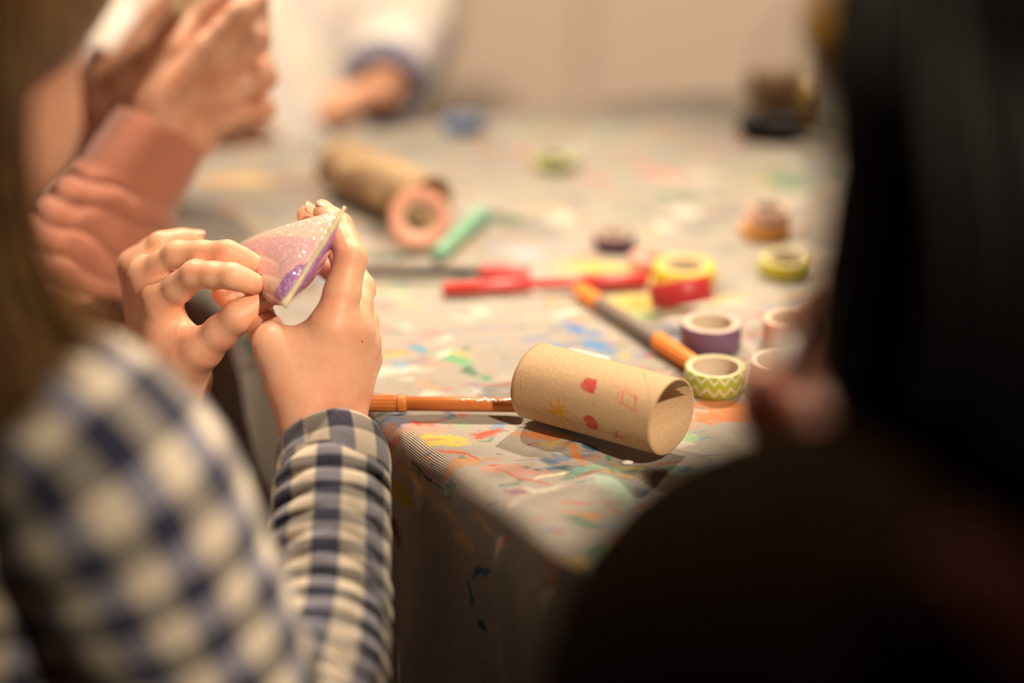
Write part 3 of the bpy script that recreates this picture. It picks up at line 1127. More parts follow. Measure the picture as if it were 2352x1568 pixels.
r = 0.0048
tpen('double_ended_pen', 'grey double-ended pen with ribbed orange caps, pointing at the green tape', (1327, 669), (1594, 842), r, [
    ('cap', M_ORANGE, [(0, 0), (r * 0.9, 0.0), (r * 1.1, 0.02), (r * 1.15, 0.19), (r * 0.95, 0.20)], 12),
    ('barrel', M_GREY, [(r * 0.9, 0.19), (r * 0.92, 0.2), (r * 0.95, 0.5), (r * 0.92, 0.72), (r * 0.9, 0.73)], 0),
    ('cap', M_ORANGE, [(r * 0.95, 0.70), (r * 1.18, 0.71), (r * 1.18, 0.76), (r * 1.1, 0.98), (r * 0.9, 1.0), (0, 1.0)], 12)])
r = 0.0045
tpen('felt_pen', 'red felt pen lying behind the orange-capped pen', (1016, 668), (1488, 645), r, [
    ('barrel', M_REDP, [(0, 0), (r * 0.9, 0.0), (r, 0.01), (r, 0.42), (r * 0.6, 0.44)], 0),
    ('grip', M_REDP, [(r * 0.6, 0.43), (r * 0.72, 0.44), (r * 0.72, 0.66), (r * 0.6, 0.68)], 0),
    ('cap', M_REDP, [(r * 0.7, 0.655), (r * 1.05, 0.66), (r * 1.2, 0.72), (r * 1.2, 0.98), (r * 0.9, 1.0), (0, 1.0)], 0)])
tpen('felt_pen', 'thin black pen with a pink-red cap, its end hidden by the hand', (800, 625), (1216, 632), r, [
    ('barrel', M_BLACKP, [(0, 0), (r * 0.5, 0.0), (r * 0.55, 0.01), (r * 0.62, 0.73), (r * 0.5, 0.74)], 0),
    ('cap', M_PINKP, [(r * 0.6, 0.725), (r * 1.15, 0.73), (r * 1.25, 0.75), (r * 1.25, 0.985), (r, 1.0), (0, 1.0)], 0)])
r = 0.0052
tpen('felt_pen', 'mint green pen lying to the right of the peach tape roll', (1004, 588), (1112, 486), r, [
    ('barrel', M_MINT, [(0, 0), (r * 0.6, 0.0), (r, 0.02), (r, 0.62), (r * 0.9, 0.63)], 0),
    ('cap', M_MINT, [(r * 0.9, 0.62), (r * 1.12, 0.63), (r * 1.1, 0.95), (r * 0.7, 1.0), (0, 1.0)], 0)])

# small scraps
def scrap(name, label, pix, mat, cat, h=0.0006, bulge=0.0):
    P = [T(*q) for q in pix]
    n = len(P)
    z = max(surf(p.x, p.y) for p in P) + 0.0003
    c = sum(P, Vector()) / n
    V = [(p.x, p.y, z) for p in P] + [(p.x, p.y, z + h) for p in P] + [(c.x, c.y, z + h + bulge)]
    F = [tuple(reversed(range(n)))] + [(i, (i + 1) % n, n + (i + 1) % n, n + i) for i in range(n)] + [(n + i, n + (i + 1) % n, 2 * n) for i in range(n)]
    return tag(mesh_obj(name, V, F, mat, None, bulge > 0), label, cat)


M_PAPER = plain('white_paper', (0.78, 0.74, 0.68), 0.6, 0.3, 0.03, 60)
scrap('paper_scrap', 'white strip of paper sticking out behind the decorated tube', [(1300, 812), (1310, 806), (1400, 826), (1395, 834)], M_PAPER, 'paper')
scrap('paint_drop', 'small dried white drop in front of the decorated tube', [(1440 + 15 * math.cos(t * 0.628), 1062 + 4 * math.sin(t * 0.628)) for t in range(10)][::-1], M_PAPER, 'paint drop', 0.0006, 0.0008)

# far right of the table: a dark pouch, a tan tube and an upright yellow roll
M_POUCH = plain('navy_pouch', (0.012, 0.012, 0.022), 0.6, 0.3, 0.2, 60)
pp = T(1770, 332)
s = Sdf(0.0016)
s.group([('s', (pp.x - 0.016, pp.y + 0.012, TZ + 0.0125), (pp.x + 0.002, pp.y + 0.012, TZ + 0.0095), 0.0115, 0.009),
         ('s', (pp.x + 0.002, pp.y + 0.012, TZ + 0.0095), (pp.x + 0.022, pp.y + 0.016, TZ + 0.011), 0.009, 0.010)], 0.006)
root = thing('pouch', 'small rounded navy pouch at the far right of the cloth', 'pouch', (pp.x, pp.y, TZ))
mesh_obj('pouch_body', *s.mesh(3), M_POUCH, root)
mesh_obj('zip', *sweep([(pp.x - 0.024, pp.y + 0.006, TZ + 0.020), (pp.x, pp.y + 0.004, TZ + 0.0145), (pp.x + 0.026, pp.y + 0.008, TZ + 0.018)], [0.0012] * 3, 20, 8)[:2], M_DARKMET, root)
q0 = T(1735, 268)
q1 = T(1835, 262)
card_tube('cardboard_tube', 'short tan cardboard tube behind the navy pouch', q0 + Vector((0, 0.02, 0.0185)), (q1 - q0).normalized(), 0.0175, (q1 - q0).length, M_CARD)
yb = T(1868, 300)
tape_roll('golden yellow tape roll standing upright beside the short tan tube', Vector((yb.x - 0.006, yb.y + 0.012, TZ + 0.0195)), Vector((0.9, -0.4, 0.05)).normalized(), 0.0185, 0.013, (0.62, 0.38, 0.10), 0.7)

# ------------------------------------------------------------------ people
UPW = Vector((0, 0, 1))


def rot_of(f, l, u):
    return [list(f), list(l), list(u)]


def head_axes(facing):
    f = Vector(facing).normalized()
    l = UPW.cross(f).normalized()
    u = f.cross(l).normalized()
    return f, l, u


def head_prims(c, facing, s=1.0):
    f, l, u = head_axes(facing)
    R = rot_of(f, l, u)
    P = lambda a, b, d: tuple(Vector(c) + f * a * s + l * b * s + u * d * s)
    rr = lambda *r: tuple(q * s for q in r)
    base = [('e', P(-0.008, 0, 0.018), R, rr(0.092, 0.074, 0.084)), ('e', P(0.030, 0, -0.045), R, rr(0.056, 0.054, 0.062)),
            ('e', P(0.050, 0, -0.088), R, rr(0.026, 0.030, 0.020)), ('e', P(0.045, 0.030, -0.045), R, rr(0.030, 0.026, 0.030)),
            ('e', P(0.045, -0.030, -0.045), R, rr(0.030, 0.026, 0.030))]
    nose = [('s', P(0.080, 0, -0.012), P(0.097, 0, -0.040), 0.006 * s, 0.0095 * s), ('s', P(0.088, 0.009, -0.043), P(0.088, -0.009, -0.043), 0.006 * s, 0.006 * s)]
    lips = [('s', P(0.079, 0.016, -0.069), P(0.083, 0, -0.067), 0.004 * s, 0.0055 * s), ('s', P(0.083, 0, -0.067), P(0.079, -0.016, -0.069), 0.0055 * s, 0.004 * s),
            ('s', P(0.078, 0.012, -0.076), P(0.078, -0.012, -0.076), 0.005 * s, 0.005 * s)]
    ears = [[('e', P(-0.010, sd * 0.075, -0.022), R, rr(0.017, 0.007, 0.028))] for sd in (1, -1)]
    eyes = [(P(0.064, sd * 0.030, -0.006), 0.0110 * s) for sd in (1, -1)]
    cuts = [(('e', P(0.088, sd * 0.031, -0.006), R, rr(0.014, 0.020, 0.011)), 0.012 * s) for sd in (1, -1)]
    return base, nose + lips, ears, eyes, cuts, P, (f, l, u)


def uv_sphere(c, r, n=14):
    V, F = [], []
    for i in range(n + 1):
        a = math.pi * i / n
        for k in range(n):
            b = 2 * math.pi * k / n
            V.append((c[0] + r * math.sin(a) * math.cos(b), c[1] + r * math.sin(a) * math.sin(b), c[2] + r * math.cos(a)))
    for i in range(n):
        for k in range(n):
            F.append((i * n + k, (i + 1) * n + k, (i + 1) * n + (k + 1) % n, i * n + (k + 1) % n))
    return V, F


M_EYE = plain('eye_white', (0.75, 0.72, 0.68), 0.2, 0.5, 0.02, 50)
M_IRIS = plain('eye_iris', (0.06, 0.05, 0.04), 0.15, 0.5, 0.1, 200)


def strands(guides, n, jit, rad, seed, nr=14, ns=5):
    """hair locks that follow the guide curves (lists of points), blended and jittered"""
    rng = random.Random(seed)
    parts = []
    for _ in range(n):
        i = rng.randrange(len(guides) - 1) if len(guides) > 1 else 0
        t = rng.random()
        g0, g1 = guides[i], guides[min(i + 1, len(guides) - 1)]
        j = Vector((rng.gauss(0, jit), rng.gauss(0, jit), rng.gauss(0, jit)))
        j2 = Vector((rng.gauss(0, jit), rng.gauss(0, jit), rng.gauss(0, jit)))
        m = len(g0)
        path = [Vector(a).lerp(Vector(b), t) + j * (0.35 + 0.65 * q / (m - 1)) + j2 * (q / (m - 1)) * 0.6 for q, (a, b) in enumerate(zip(g0, g1))]
        r0 = rad * rng.uniform(0.5, 1.3)
        rr = [r0 * (1 if q < m - 1 else 0.25) for q in range(m)]
        parts.append(sweep(path, rr, nr, ns, cap0=True, cap1=True)[:2])
    return join_data(parts)


def hair_mat(name, a, b, rough=0.45):
    k = NT(name)
    tc = k.coord()
    n1 = k.noise(k.mapping(tc, scale=(1, 1, 0.12)), 260, 3, 0.6)
    n2 = k.noise(tc, 12, 2)
    c = k.mix(k.ramp(k.math('ADD', k.math('MULTIPLY', n1.outputs[0], 0.6), k.math('MULTIPLY', n2.outputs[0], 0.4)), 0.38, 0.62), a, b)
    k.lk(c, k.b.inputs['Base Color'])
    k.b.inputs['Roughness'].default_value = rough
    k.b.inputs['Specular IOR Level'].default_value = 0.35
    k.bump(n1.outputs[0], 0.5, 0.001)
    return k.m


def fabric(name, c, sc=500, rough=0.9, sheen=0.4, ribs=None):
    k = NT(name)
    tc = k.coord()
    n1 = k.noise(tc, sc, 3, 0.7)
    n2 = k.noise(tc, 25, 3, 0.5)
    a = k.mix(n2.outputs[0], tuple(v * 0.86 for v in c), tuple(v * 1.1 for v in c))
    a = k.mix(k.ramp(n1.outputs[0], 0.4, 0.7, 0, 0.35), a, tuple(v * 0.75 for v in c))
    k.lk(a, k.b.inputs['Base Color'])
    k.b.inputs['Roughness'].default_value = rough
    k.b.inputs['Specular IOR Level'].default_value = 0.12 if sheen > 0 else 0.02
    k.b.inputs['Sheen Weight'].default_value = sheen
    k.bump(n1.outputs[0], 0.4, 0.0008)
    return k.m


def finger(pts, radii):
    """chain of tapered segments with slightly fuller joints"""
    out = []
    for i in range(len(pts) - 1):
        a, b = pts[i], pts[i + 1]
        ra, rb = radii[i], radii[i + 1]
        m = a.lerp(b, 0.5)
        rm = (ra + rb) / 2 * 0.985
        out.append(('s', tuple(a), tuple(m), ra, rm))
        out.append(('s', tuple(m), tuple(b), rm, rb))
    return out


def build_hand(palm, fingers, h, kpalm=0.012, kf=0.006, smooth=3, bones=()):
    s = Sdf(h)
    s.group(palm, kpalm)
    for pts, rad in fingers:
        s.group(finger(pts, rad), 0.003, kf)
    return s.mesh(smooth)


def nail(parent, base, tip, nrm, r, wid=0.8, ln=0.010, mat=None):
    """a fingernail: curved plate on the back of the last finger segment"""
    d = (tip - base).normalized()
    nn = (nrm - d * nrm.dot(d)).normalized()
    x = d.cross(nn).normalized()
    nu, nv = 11, 9
    V, F = [], []
    for lay_ in (0, 1):
        for j in range(nv):
            v = j / (nv - 1)
            wv = math.sqrt(max(1 - abs(2 * v - 1) ** 3.2, 0.02))
            for i in range(nu):
                a = (i / (nu - 1) * 2 - 1) * wid * wv
                along = (v - 0.45) * ln
                over = max(along - 0.0, 0)
                rr = r * (1.02 + 0.035 * lay_) - over ** 2 * 28
                V.append(tip + d * (along + r * 0.15) + (nn * math.cos(a) + x * math.sin(a)) * rr)
    for j in range(nv - 1):
        for i in range(nu - 1):
            q = nu * nv + j * nu + i
            F.append((q, q + 1, q + nu + 1, q + nu))
            F.append((j * nu + i, j * nu + nu + i, j * nu + nu + i + 1, j * nu + i + 1))
    rim = [i for i in range(nu)] + [nu * (j + 1) - 1 for j in range(1, nv)] + [nu * (nv - 1) + i for i in range(nu - 2, -1, -1)] + [nu * j for j in range(nv - 2, 0, -1)]
    for a, b in zip(rim, rim[1:] + rim[:1]):
        F.append((a, b, nu * nv + b, nu * nv + a))
    return mesh_obj('fingernail', V, F, mat or M_NAIL, parent)


def person(label, loc):
    return thing('person', label, 'person', loc)


def clothe_torso(root, mid, f, l, mat, lat=0.125, dep=0.088, hip_z=None, neck=0.045, lean=0.03, uvs=None, name='shirt', neck_h=0.055):
    mid = Vector(mid)
    f = Vector(f)
    hz = hip_z if hip_z is not None else mid.z - 0.34
    H = Vector((mid.x, mid.y, hz)) - f * lean
    path = [H, H.lerp(mid, 0.35), H.lerp(mid, 0.68) + f * 0.004, mid - UPW * 0.035, mid + UPW * 0.012, mid + UPW * (0.012 + neck_h * 0.55) + f * 0.004, mid + UPW * neck_h + f * 0.008]
    rad = [(lat * 0.93, dep * 1.02), (lat * 0.92, dep), (lat, dep * 1.02), (lat * 1.04, dep * 0.95), (lat * 0.93, dep * 0.80), (lat * 0.55, dep * 0.62), (neck * 1.12, neck * 1.12)]

    def disp(s, th):
        return 0.004 * noise.noise((math.cos(th) * 2, math.sin(th) * 2, s * 9)) + 0.0025 * noise.noise((math.cos(th) * 5, math.sin(th) * 5, s * 22))
    d = sweep(path, rad, 70, 72, hint=f, disp=disp, uvscale=uvs)
    o = mesh_obj(name, d[0], d[1], mat, root, True, d[2])
    m = o.modifiers.new('cloth_thickness', 'SOLIDIFY')
    m.thickness = 0.002
    return o, H


def legs(root, H, l, f, mat, shoe_mat, lat=0.055):
    for sd in (1, -1):
        h = Vector(H) + Vector(l) * lat * sd
        ft = Vector((h.x, h.y, 0.05)) + Vector(f) * 0.02
        d = sweep([h + UPW * 0.05, h - UPW * 0.02, h.lerp(ft, 0.5) + Vector(f) * 0.012, ft], [(0.070, 0.075), (0.068, 0.074), (0.052, 0.054), (0.042, 0.044)], 40, 32, hint=f,
                  disp=lambda s, th: 0.003 * noise.noise((math.cos(th) * 2, math.sin(th) * 2, s * 18)), cap0=True, cap1=True)
        mesh_obj('trouser_leg', d[0], d[1], mat, root)
        s = Sdf(0.004)
        a = Vector((ft.x, ft.y, 0.034)) - Vector(f) * 0.025
        s.group([('s', tuple(a), tuple(a + Vector(f) * 0.06 + UPW * 0.0), 0.033, 0.032), ('s', tuple(a + Vector(f) * 0.06), tuple(a + Vector(f) * 0.11 - UPW * 0.006), 0.032, 0.026),
                 ('s', tuple(a), tuple(a + UPW * 0.03), 0.033, 0.034)], 0.015)
        mesh_obj('shoe', *s.mesh(2), shoe_mat, root)


def finish_body(root, skin, mid, f, l, head_c, head_f, arms, hands, H, s=1.0, torso=0.075):
    """coarse continuous body (head, neck, trunk, arms, legs) plus the finely modelled hands, one mesh"""
    base, feat, ears, eyes, cuts, P, ax = head_prims(head_c, head_f, s)
    mid = Vector(mid)
    g = Sdf(0.0048)
    hc = Vector(head_c)
    trunk = [('s', tuple(mid + UPW * 0.02), tuple(hc - ax[2] * 0.05 * s - ax[0] * 0.012 * s), 0.036, 0.036),
             ('s', tuple(mid - UPW * 0.03), tuple(H), torso, torso * 0.95),
             ('s', tuple(mid - UPW * 0.02 + Vector(l) * 0.07), tuple(mid - UPW * 0.02 - Vector(l) * 0.07), 0.036, 0.036)]
    for sd in (1, -1):
        h = Vector(H) + Vector(l) * 0.05 * sd
        trunk.append(('s', tuple(h), (h.x, h.y, 0.06), 0.045, 0.03))
    for chain, rad in arms:
        for i in range(len(chain) - 1):
            trunk.append(('s', tuple(chain[i]), tuple(chain[i + 1]), rad[i], rad[i + 1]))
    g.group(base + trunk, 0.016)
    g.group(feat, 0.006, 0.010)
    for e in ears:
        g.group(e, 0.004, 0.004)
    g.cuts = cuts
    parts = [g.mesh(2)] + hands
    d = join_data(parts)
    body = mesh_obj('body', d[0], d[1], skin, root)
    for c, r in eyes:
        e = mesh_obj('eye', *uv_sphere(c, r), M_EYE, root)
        cc = Vector(c) + ax[0] * r * 0.42
        mesh_obj('iris', *uv_sphere(cc, r * 0.66), M_IRIS, e)
    return body, P, ax


def hair_cap(root, P, ax, mat, s=1.0, face_cut=True):
    R = rot_of(*ax)
    g = Sdf(0.005)
    rr = lambda *r: tuple(q * s for q in r)
    g.group([('e', P(-0.012, 0, 0.022), R, rr(0.100, 0.084, 0.092)), ('e', P(-0.045, 0, -0.045), R, rr(0.055, 0.070, 0.075))], 0.03)
    g.cuts = [(('e', P(0.085, 0, -0.050), R, rr(0.085, 0.078, 0.085)), 0.012)]
    return mesh_obj('hair', *g.mesh(2), mat, root)


def crown_guides(c, ax, a0, a1, n, s=1.0, drop=0.15, flare=0.0):
    """hair that leaves the crown and hangs: a0..a1 degrees from the left side (0) over the back (90) to the right (180)"""
    f, l, u = ax
    fh = Vector((f.x, f.y, 0)).normalized()
    lh = Vector((l.x, l.y, 0)).normalized()
    c = Vector(c)
    out = []
    for i in range(n):
        a = math.radians(a0 + (a1 - a0) * i / (n - 1))
        dv = lh * math.cos(a) - fh * math.sin(a)
        k = 1.0 + 0.20 * max(math.sin(a), 0)
        out.append([c + u * 0.112 * s + dv * 0.012, c + u * 0.088 * s + dv * 0.066 * k * s, c + u * 0.045 * s + dv * 0.092 * k * s, c - UPW * 0.005 + dv * 0.099 * k * s,
                    c - UPW * 0.06 + dv * 0.095 * k, c - UPW * 0.10 + dv * (0.080 + flare) * k, c - UPW * drop + dv * (0.070 + flare) * k])
    return out


def sleeve(root, path, rad, mat, disp=None, nring=90, nseg=72, hint=UPW, uvs=None, name='sleeve', thick=0.0018, vscale=1.0):
    d = sweep(path, rad, nring, nseg, hint=hint, disp=disp, uvscale=uvs)
    U = [(u, v * vscale) for u, v in d[2]]
    o = mesh_obj(name, d[0], d[1], mat, root, True, U)
    m = o.modifiers.new('cloth_thickness', 'SOLIDIFY')
    m.thickness = thick
    m.offset = -1
    return o


def rings_disp(lam, amp, tilt=0.0, seed=0.0, fade=None):
    def f(s, th):
        w_ = noise.noise((math.cos(th) * 1.1 + seed, math.sin(th) * 1.1, s * 16))
        ph = (s + tilt * math.cos(th - 0.6)) / lam + w_ * 0.55
        rid = 1 - abs(math.sin(math.pi * ph))
        a = amp * (0.55 + 0.75 * noise.noise((math.cos(th) * 0.8 + 3, math.sin(th) * 0.8 + seed, s * 11)))
        v = a * (0.5 - rid ** 1.6) * 1.6 + 0.0012 * noise.noise((math.cos(th) * 3, math.sin(th) * 3, s * 60))
        return v * (fade(s) if fade else 1)
    return f


M_NAVYT = fabric('navy_trousers', (0.03, 0.035, 0.06))
M_SHOE = plain('shoe_leather', (0.05, 0.04, 0.035), 0.5, 0.4, 0.1, 60)

# =================================================== 1. the child in the checked shirt
f1 = Vector((0.6, 0.8, 0))
l1 = Vector((-0.8, 0.6, 0))
shR = J(150, 1010, 0.82)
mid1 = shR + l1 * 0.125
mid1.z = shR.z
p1 = person('child in a navy and cream checked shirt folding a glittery cardboard tube', (mid1.x - 0.02, mid1.y - 0.02, 0))
shirt1, H1 = clothe_torso(p1, mid1, f1, l1, M_PLAID, 0.128, 0.092, uvs=22 * 0.0262 / (2 * math.pi))
legs(p1, H1, l1, f1, M_NAVYT, M_SHOE)

# right sleeve: upper arm and forearm
elbowR = J(600, 1800, 0.905)
up_path = [J(90, 985, 0.832), J(165, 1010, 0.826), J(255, 1130, 0.832), J(360, 1330, 0.85), J(480, 1570, 0.875), elbowR, elbowR + (elbowR - J(480, 1570, 0.875)) * 0.12]
sleeve(p1, up_path, [(0.036, 0.036), (0.049, 0.049), (0.054, 0.054), (0.0535, 0.052), (0.050, 0.048), (0.043, 0.042), (0.034, 0.034)], M_PLAID,
       rings_disp(0.05, 0.0022, 0.012, 1.3), 90, 80, hint=Vector((0.3, 0.2, 1)), uvs=10 * 0.0262 / (2 * math.pi))
fore = [elbowR + Vector((-0.008, -0.016, -0.004)), elbowR, J(700, 1640, 0.955), J(745, 1440, 0.995), J(757, 1270, 1.02), J(764, 1130, 1.043), J(766, 1085, 1.051)]
sleeve(p1, fore, [(0.036, 0.036), (0.040, 0.040), (0.0375, 0.037), (0.0335, 0.033), (0.0315, 0.0315), (0.0315, 0.0300), (0.0300, 0.0285)], M_PLAID,
       rings_disp(0.0135, 0.0026, 0.004, 5.0), 220, 96, hint=Vector((0.1, 1, 0.1)), uvs=7 * 0.0262 / (2 * math.pi), vscale=1.62)
cuffp = [J(768, 1120, 1.045), J(766, 1085, 1.051), J(761, 1050, 1.059), J(758, 1030, 1.0645)]
cuff = sleeve(p1, cuffp, [(0.0300, 0.0290), (0.0312, 0.0295), (0.0310, 0.0290), (0.0296, 0.0278)], M_PLAID,
              lambda s, th: 0.0009 * noise.noise((math.cos(th) * 2, math.sin(th) * 2, s * 30)), 34, 96, hint=Vector((0.1, 1, 0.1)), uvs=7 * 0.0262 / (2 * math.pi), name='cuff', thick=0.0026, vscale=1.25)
# left sleeve
shL = mid1 + l1 * 0.125
elbowL = J(140, 1230, 1.06)
wristL = J(388, 885, 1.129)
lp = [shL + Vector((0.03, -0.02, 0)), shL, shL.lerp(elbowL, 0.5) + l1 * 0.02, elbowL, elbowL.lerp(wristL, 0.5), elbowL.lerp(wristL, 0.86)]
sleeve(p1, lp, [(0.040, 0.040), (0.046, 0.046), (0.044, 0.044), (0.038, 0.038), (0.033, 0.033), (0.028, 0.028)], M_PLAID, rings_disp(0.03, 0.0022, 0.01, 2.2), 120, 64, uvs=9 * 0.0262 / (2 * math.pi))

# right hand, seen from its back: thumb left, index finger hooked over the folded end
W = J(746, 1010, 1.072)
mI, mM, mR, mP = J(766, 752, 1.058), J(806, 758, 1.071), J(826, 785, 1.086), J(832, 822, 1.100)
tM = J(630, 795, 1.062)
palmR = [('s', tuple(J(722, 985, 1.066)), tuple(mI), 0.0135, 0.0112), ('s', tuple(J(745, 990, 1.072)), tuple(mM), 0.0140, 0.0115),
         ('s', tuple(J(762, 990, 1.080)), tuple(mR), 0.0135, 0.0110), ('s', tuple(J(772, 990, 1.086)), tuple(mP), 0.0125, 0.0105),
         ('s', tuple(J(700, 955, 1.066)), tuple(tM), 0.0145, 0.0108), ('s', tuple(J(690, 880, 1.065)), tuple(J(720, 835, 1.068)), 0.0150, 0.0150),
         ('s', tuple(J(665, 815, 1.060)), tuple(J(738, 785, 1.064)), 0.0095, 0.0122),
         ('s', tuple(J(728, 1000, 1.070)), tuple(J(722, 1110, 1.048)), 0.0140, 0.0150), ('s', tuple(J(768, 1000, 1.076)), tuple(J(778, 1110, 1.052)), 0.0140, 0.0150),
         ('s', tuple(J(748, 1090, 1.052)), tuple(J(757, 1290, 1.015)), 0.0195, 0.0230)]
iP, iD, iT = J(806, 592, 1.063), J(779, 520, 1.078), J(745, 490, 1.090)
mPp, mD, mT = J(826, 662, 1.096), J(765, 548, 1.122), J(708, 497, 1.118)
rP, rD, rT = J(836, 738, 1.118), J(795, 640, 1.142), J(738, 608, 1.150)
pP, pD, pT = J(838, 806, 1.130), J(815, 735, 1.148), J(785, 700, 1.150)
tI, tT = J(592, 727, 1.102), J(515, 672, 1.132)
fingR = [([mI, iP, iD, iT], [0.0116, 0.0088, 0.0076, 0.0065]), ([mM, mPp, mD, mT], [0.0108, 0.0087, 0.0077, 0.0068]),
         ([mR, rP, rD, rT], [0.0102, 0.0083, 0.0072, 0.0062]), ([mP, pP, pD, pT], [0.0092, 0.0075, 0.0064, 0.0056]),
         ([tM, tI, tT], [0.0108, 0.0092, 0.0072])]
handR = build_hand(palmR, fingR, 0.00095, smooth=6)
# left hand, fingertips pinching the tube
JL = lambda x, y, d: J(x, y, d + 0.017)
jI, jM, jR, jP = JL(374, 688, 1.088), JL(338, 635, 1.098), JL(318, 612, 1.114), JL(308, 612, 1.132)
WL = wristL
palmL = [('s', tuple(JL(405, 868, 1.104)), tuple(jI), 0.0135, 0.0100), ('s', tuple(JL(388, 872, 1.112)), tuple(jM), 0.0138, 0.0100),
         ('s', tuple(JL(370, 872, 1.120)), tuple(jR), 0.0130, 0.0098), ('s', tuple(JL(358, 872, 1.128)), tuple(jP), 0.0120, 0.0092),
         ('s', tuple(JL(415, 855, 1.100)), tuple(JL(462, 802, 1.082)), 0.0150, 0.0110), ('s', tuple(JL(400, 790, 1.098)), tuple(JL(430, 800, 1.090)), 0.0120, 0.0105),
         ('s', tuple(JL(395, 870, 1.110)), tuple(wristL), 0.0180, 0.0185), ('s', tuple(wristL), tuple(elbowL.lerp(wristL, 0.55)), 0.0190, 0.0230)]
lI = [jI, JL(448, 630, 1.066), JL(533, 634, 1.056), JL(586, 652, 1.060)]
lM = [jM, JL(408, 585, 1.082), JL(522, 582, 1.068), JL(582, 605, 1.072)]
lR = [jR, JL(370, 562, 1.106), JL(415, 553, 1.114), JL(446, 552, 1.120)]
lP = [jP, JL(350, 572, 1.140), JL(395, 568, 1.150), JL(425, 570, 1.152)]
lT = [JL(468, 798, 1.080), JL(546, 728, 1.064), JL(594, 697, 1.066)]
fingL = [(lI, [0.0096, 0.0079, 0.0072, 0.0058]), (lM, [0.0096, 0.0080, 0.0073, 0.0058]), (lR, [0.0092, 0.0076, 0.0068, 0.0060]),
         (lP, [0.0085, 0.0068, 0.0060, 0.0054]), (lT, [0.0108, 0.0088, 0.0066])]
handL = build_hand(palmL, fingL, 0.00095, smooth=6)
head1 = Vector((-0.2615, 0.85, TZ + 0.28))
face1 = Vector((0.62, 0.78, -0.45))
body1, P1, ax1 = finish_body(p1, M_SKIN, mid1, f1, l1, head1, face1,
                             [([shR, J(360, 1330, 0.85), elbowR, J(715, 1590, 0.965), J(757, 1290, 1.015)], [0.034, 0.032, 0.028, 0.025, 0.022]), ([shL, elbowL, elbowL.lerp(wristL, 0.6)], [0.034, 0.028, 0.023])],
                             [handR, handL], H1)
CAMDIR = -FWD
nail(p1, iD, iT, UPV * 0.8 + RIGHT * 0.35 + CAMDIR * 0.55, 0.0064, 0.85, 0.0095)
nail(p1, mD, mT, UPV * 0.8 + RIGHT * 0.45 + CAMDIR * 0.45, 0.0068, 0.85, 0.0100)
nail(p1, tI, tT, UPV * 0.6 + CAMDIR * 0.8, 0.0072, 0.9, 0.0105)
nail(p1, lT[1], lT[2], RIGHT * 0.3 - UPV * 0.75 + CAMDIR * 0.55, 0.0066, 0.9, 0.0105)
nail(p1, lI[2], lI[3], UPV * 0.75 - CAMDIR * 0.65, 0.0058, 0.8, 0.0085)
nail(p1, lM[2], lM[3], UPV * 0.75 - CAMDIR * 0.65, 0.0058, 0.8, 0.0085)
nail(p1, lR[2], lR[3], UPV * 0.9 + CAMDIR * 0.35, 0.0060, 0.85, 0.0095)
# a tiny mole on the back of the right hand
M_MOLE = plain('mole', (0.16, 0.06, 0.03), 0.6, 0.3, 0.1, 200)
from mathutils.bvhtree import BVHTree
bv = BVHTree.FromPolygons([Vector(v) for v in handR[0]], [tuple(f) for f in handR[1]])
C0 = Vector((0, 0, CAM_Z))
hit, hn, _, _ = bv.ray_cast(C0, (J(832, 784, 1.0) - C0).normalized())
if hit:
    vv, ff = uv_sphere((0, 0, 0), 0.0006, 8)
    q_ = hn.to_track_quat('Z', 'Y')
    mesh_obj('mole', [hit + q_ @ Vector((v[0], v[1], v[2] * 0.5)) for v in vv], ff, M_MOLE, p1)

M_BLOND = hair_mat('blond_brown_hair', (0.10, 0.045, 0.015), (0.34, 0.19, 0.07))
hair1 = hair_cap(p1, P1, ax1, M_BLOND)
g = [[J(70, -180, 0.80), J(62, 60, 0.775), J(28, 300, 0.77), J(30, 540, 0.775), J(110, 705, 0.79), J(240, 785, 0.81)],
     [J(-30, -180, 0.80), J(-20, 80, 0.77), J(-25, 330, 0.765), J(0, 560, 0.775), J(60, 720, 0.785), J(150, 800, 0.80)],
     [J(-140, -100, 0.79), J(-100, 200, 0.765), J(-90, 450, 0.755), J(-60, 650, 0.76), J(-10, 820, 0.765), J(40, 930, 0.77)],
     [J(-260, -100, 0.79), J(-220, 200, 0.765), J(-200, 450, 0.755), J(-180, 650, 0.755), J(-150, 880, 0.755), J(-120, 1050, 0.76)]]
d = strands(g, 300, 0.006, 0.0013, 11)
mesh_obj('hair_strands', d[0], d[1], M_BLOND, hair1)
d = strands(crown_guides(head1, ax1, -10, 150, 14, 1.0, 0.19, 0.012), 620, 0.0028, 0.0021, 21, 16, 5)
mesh_obj('hair_strands', d[0], d[1], M_BLOND, hair1)

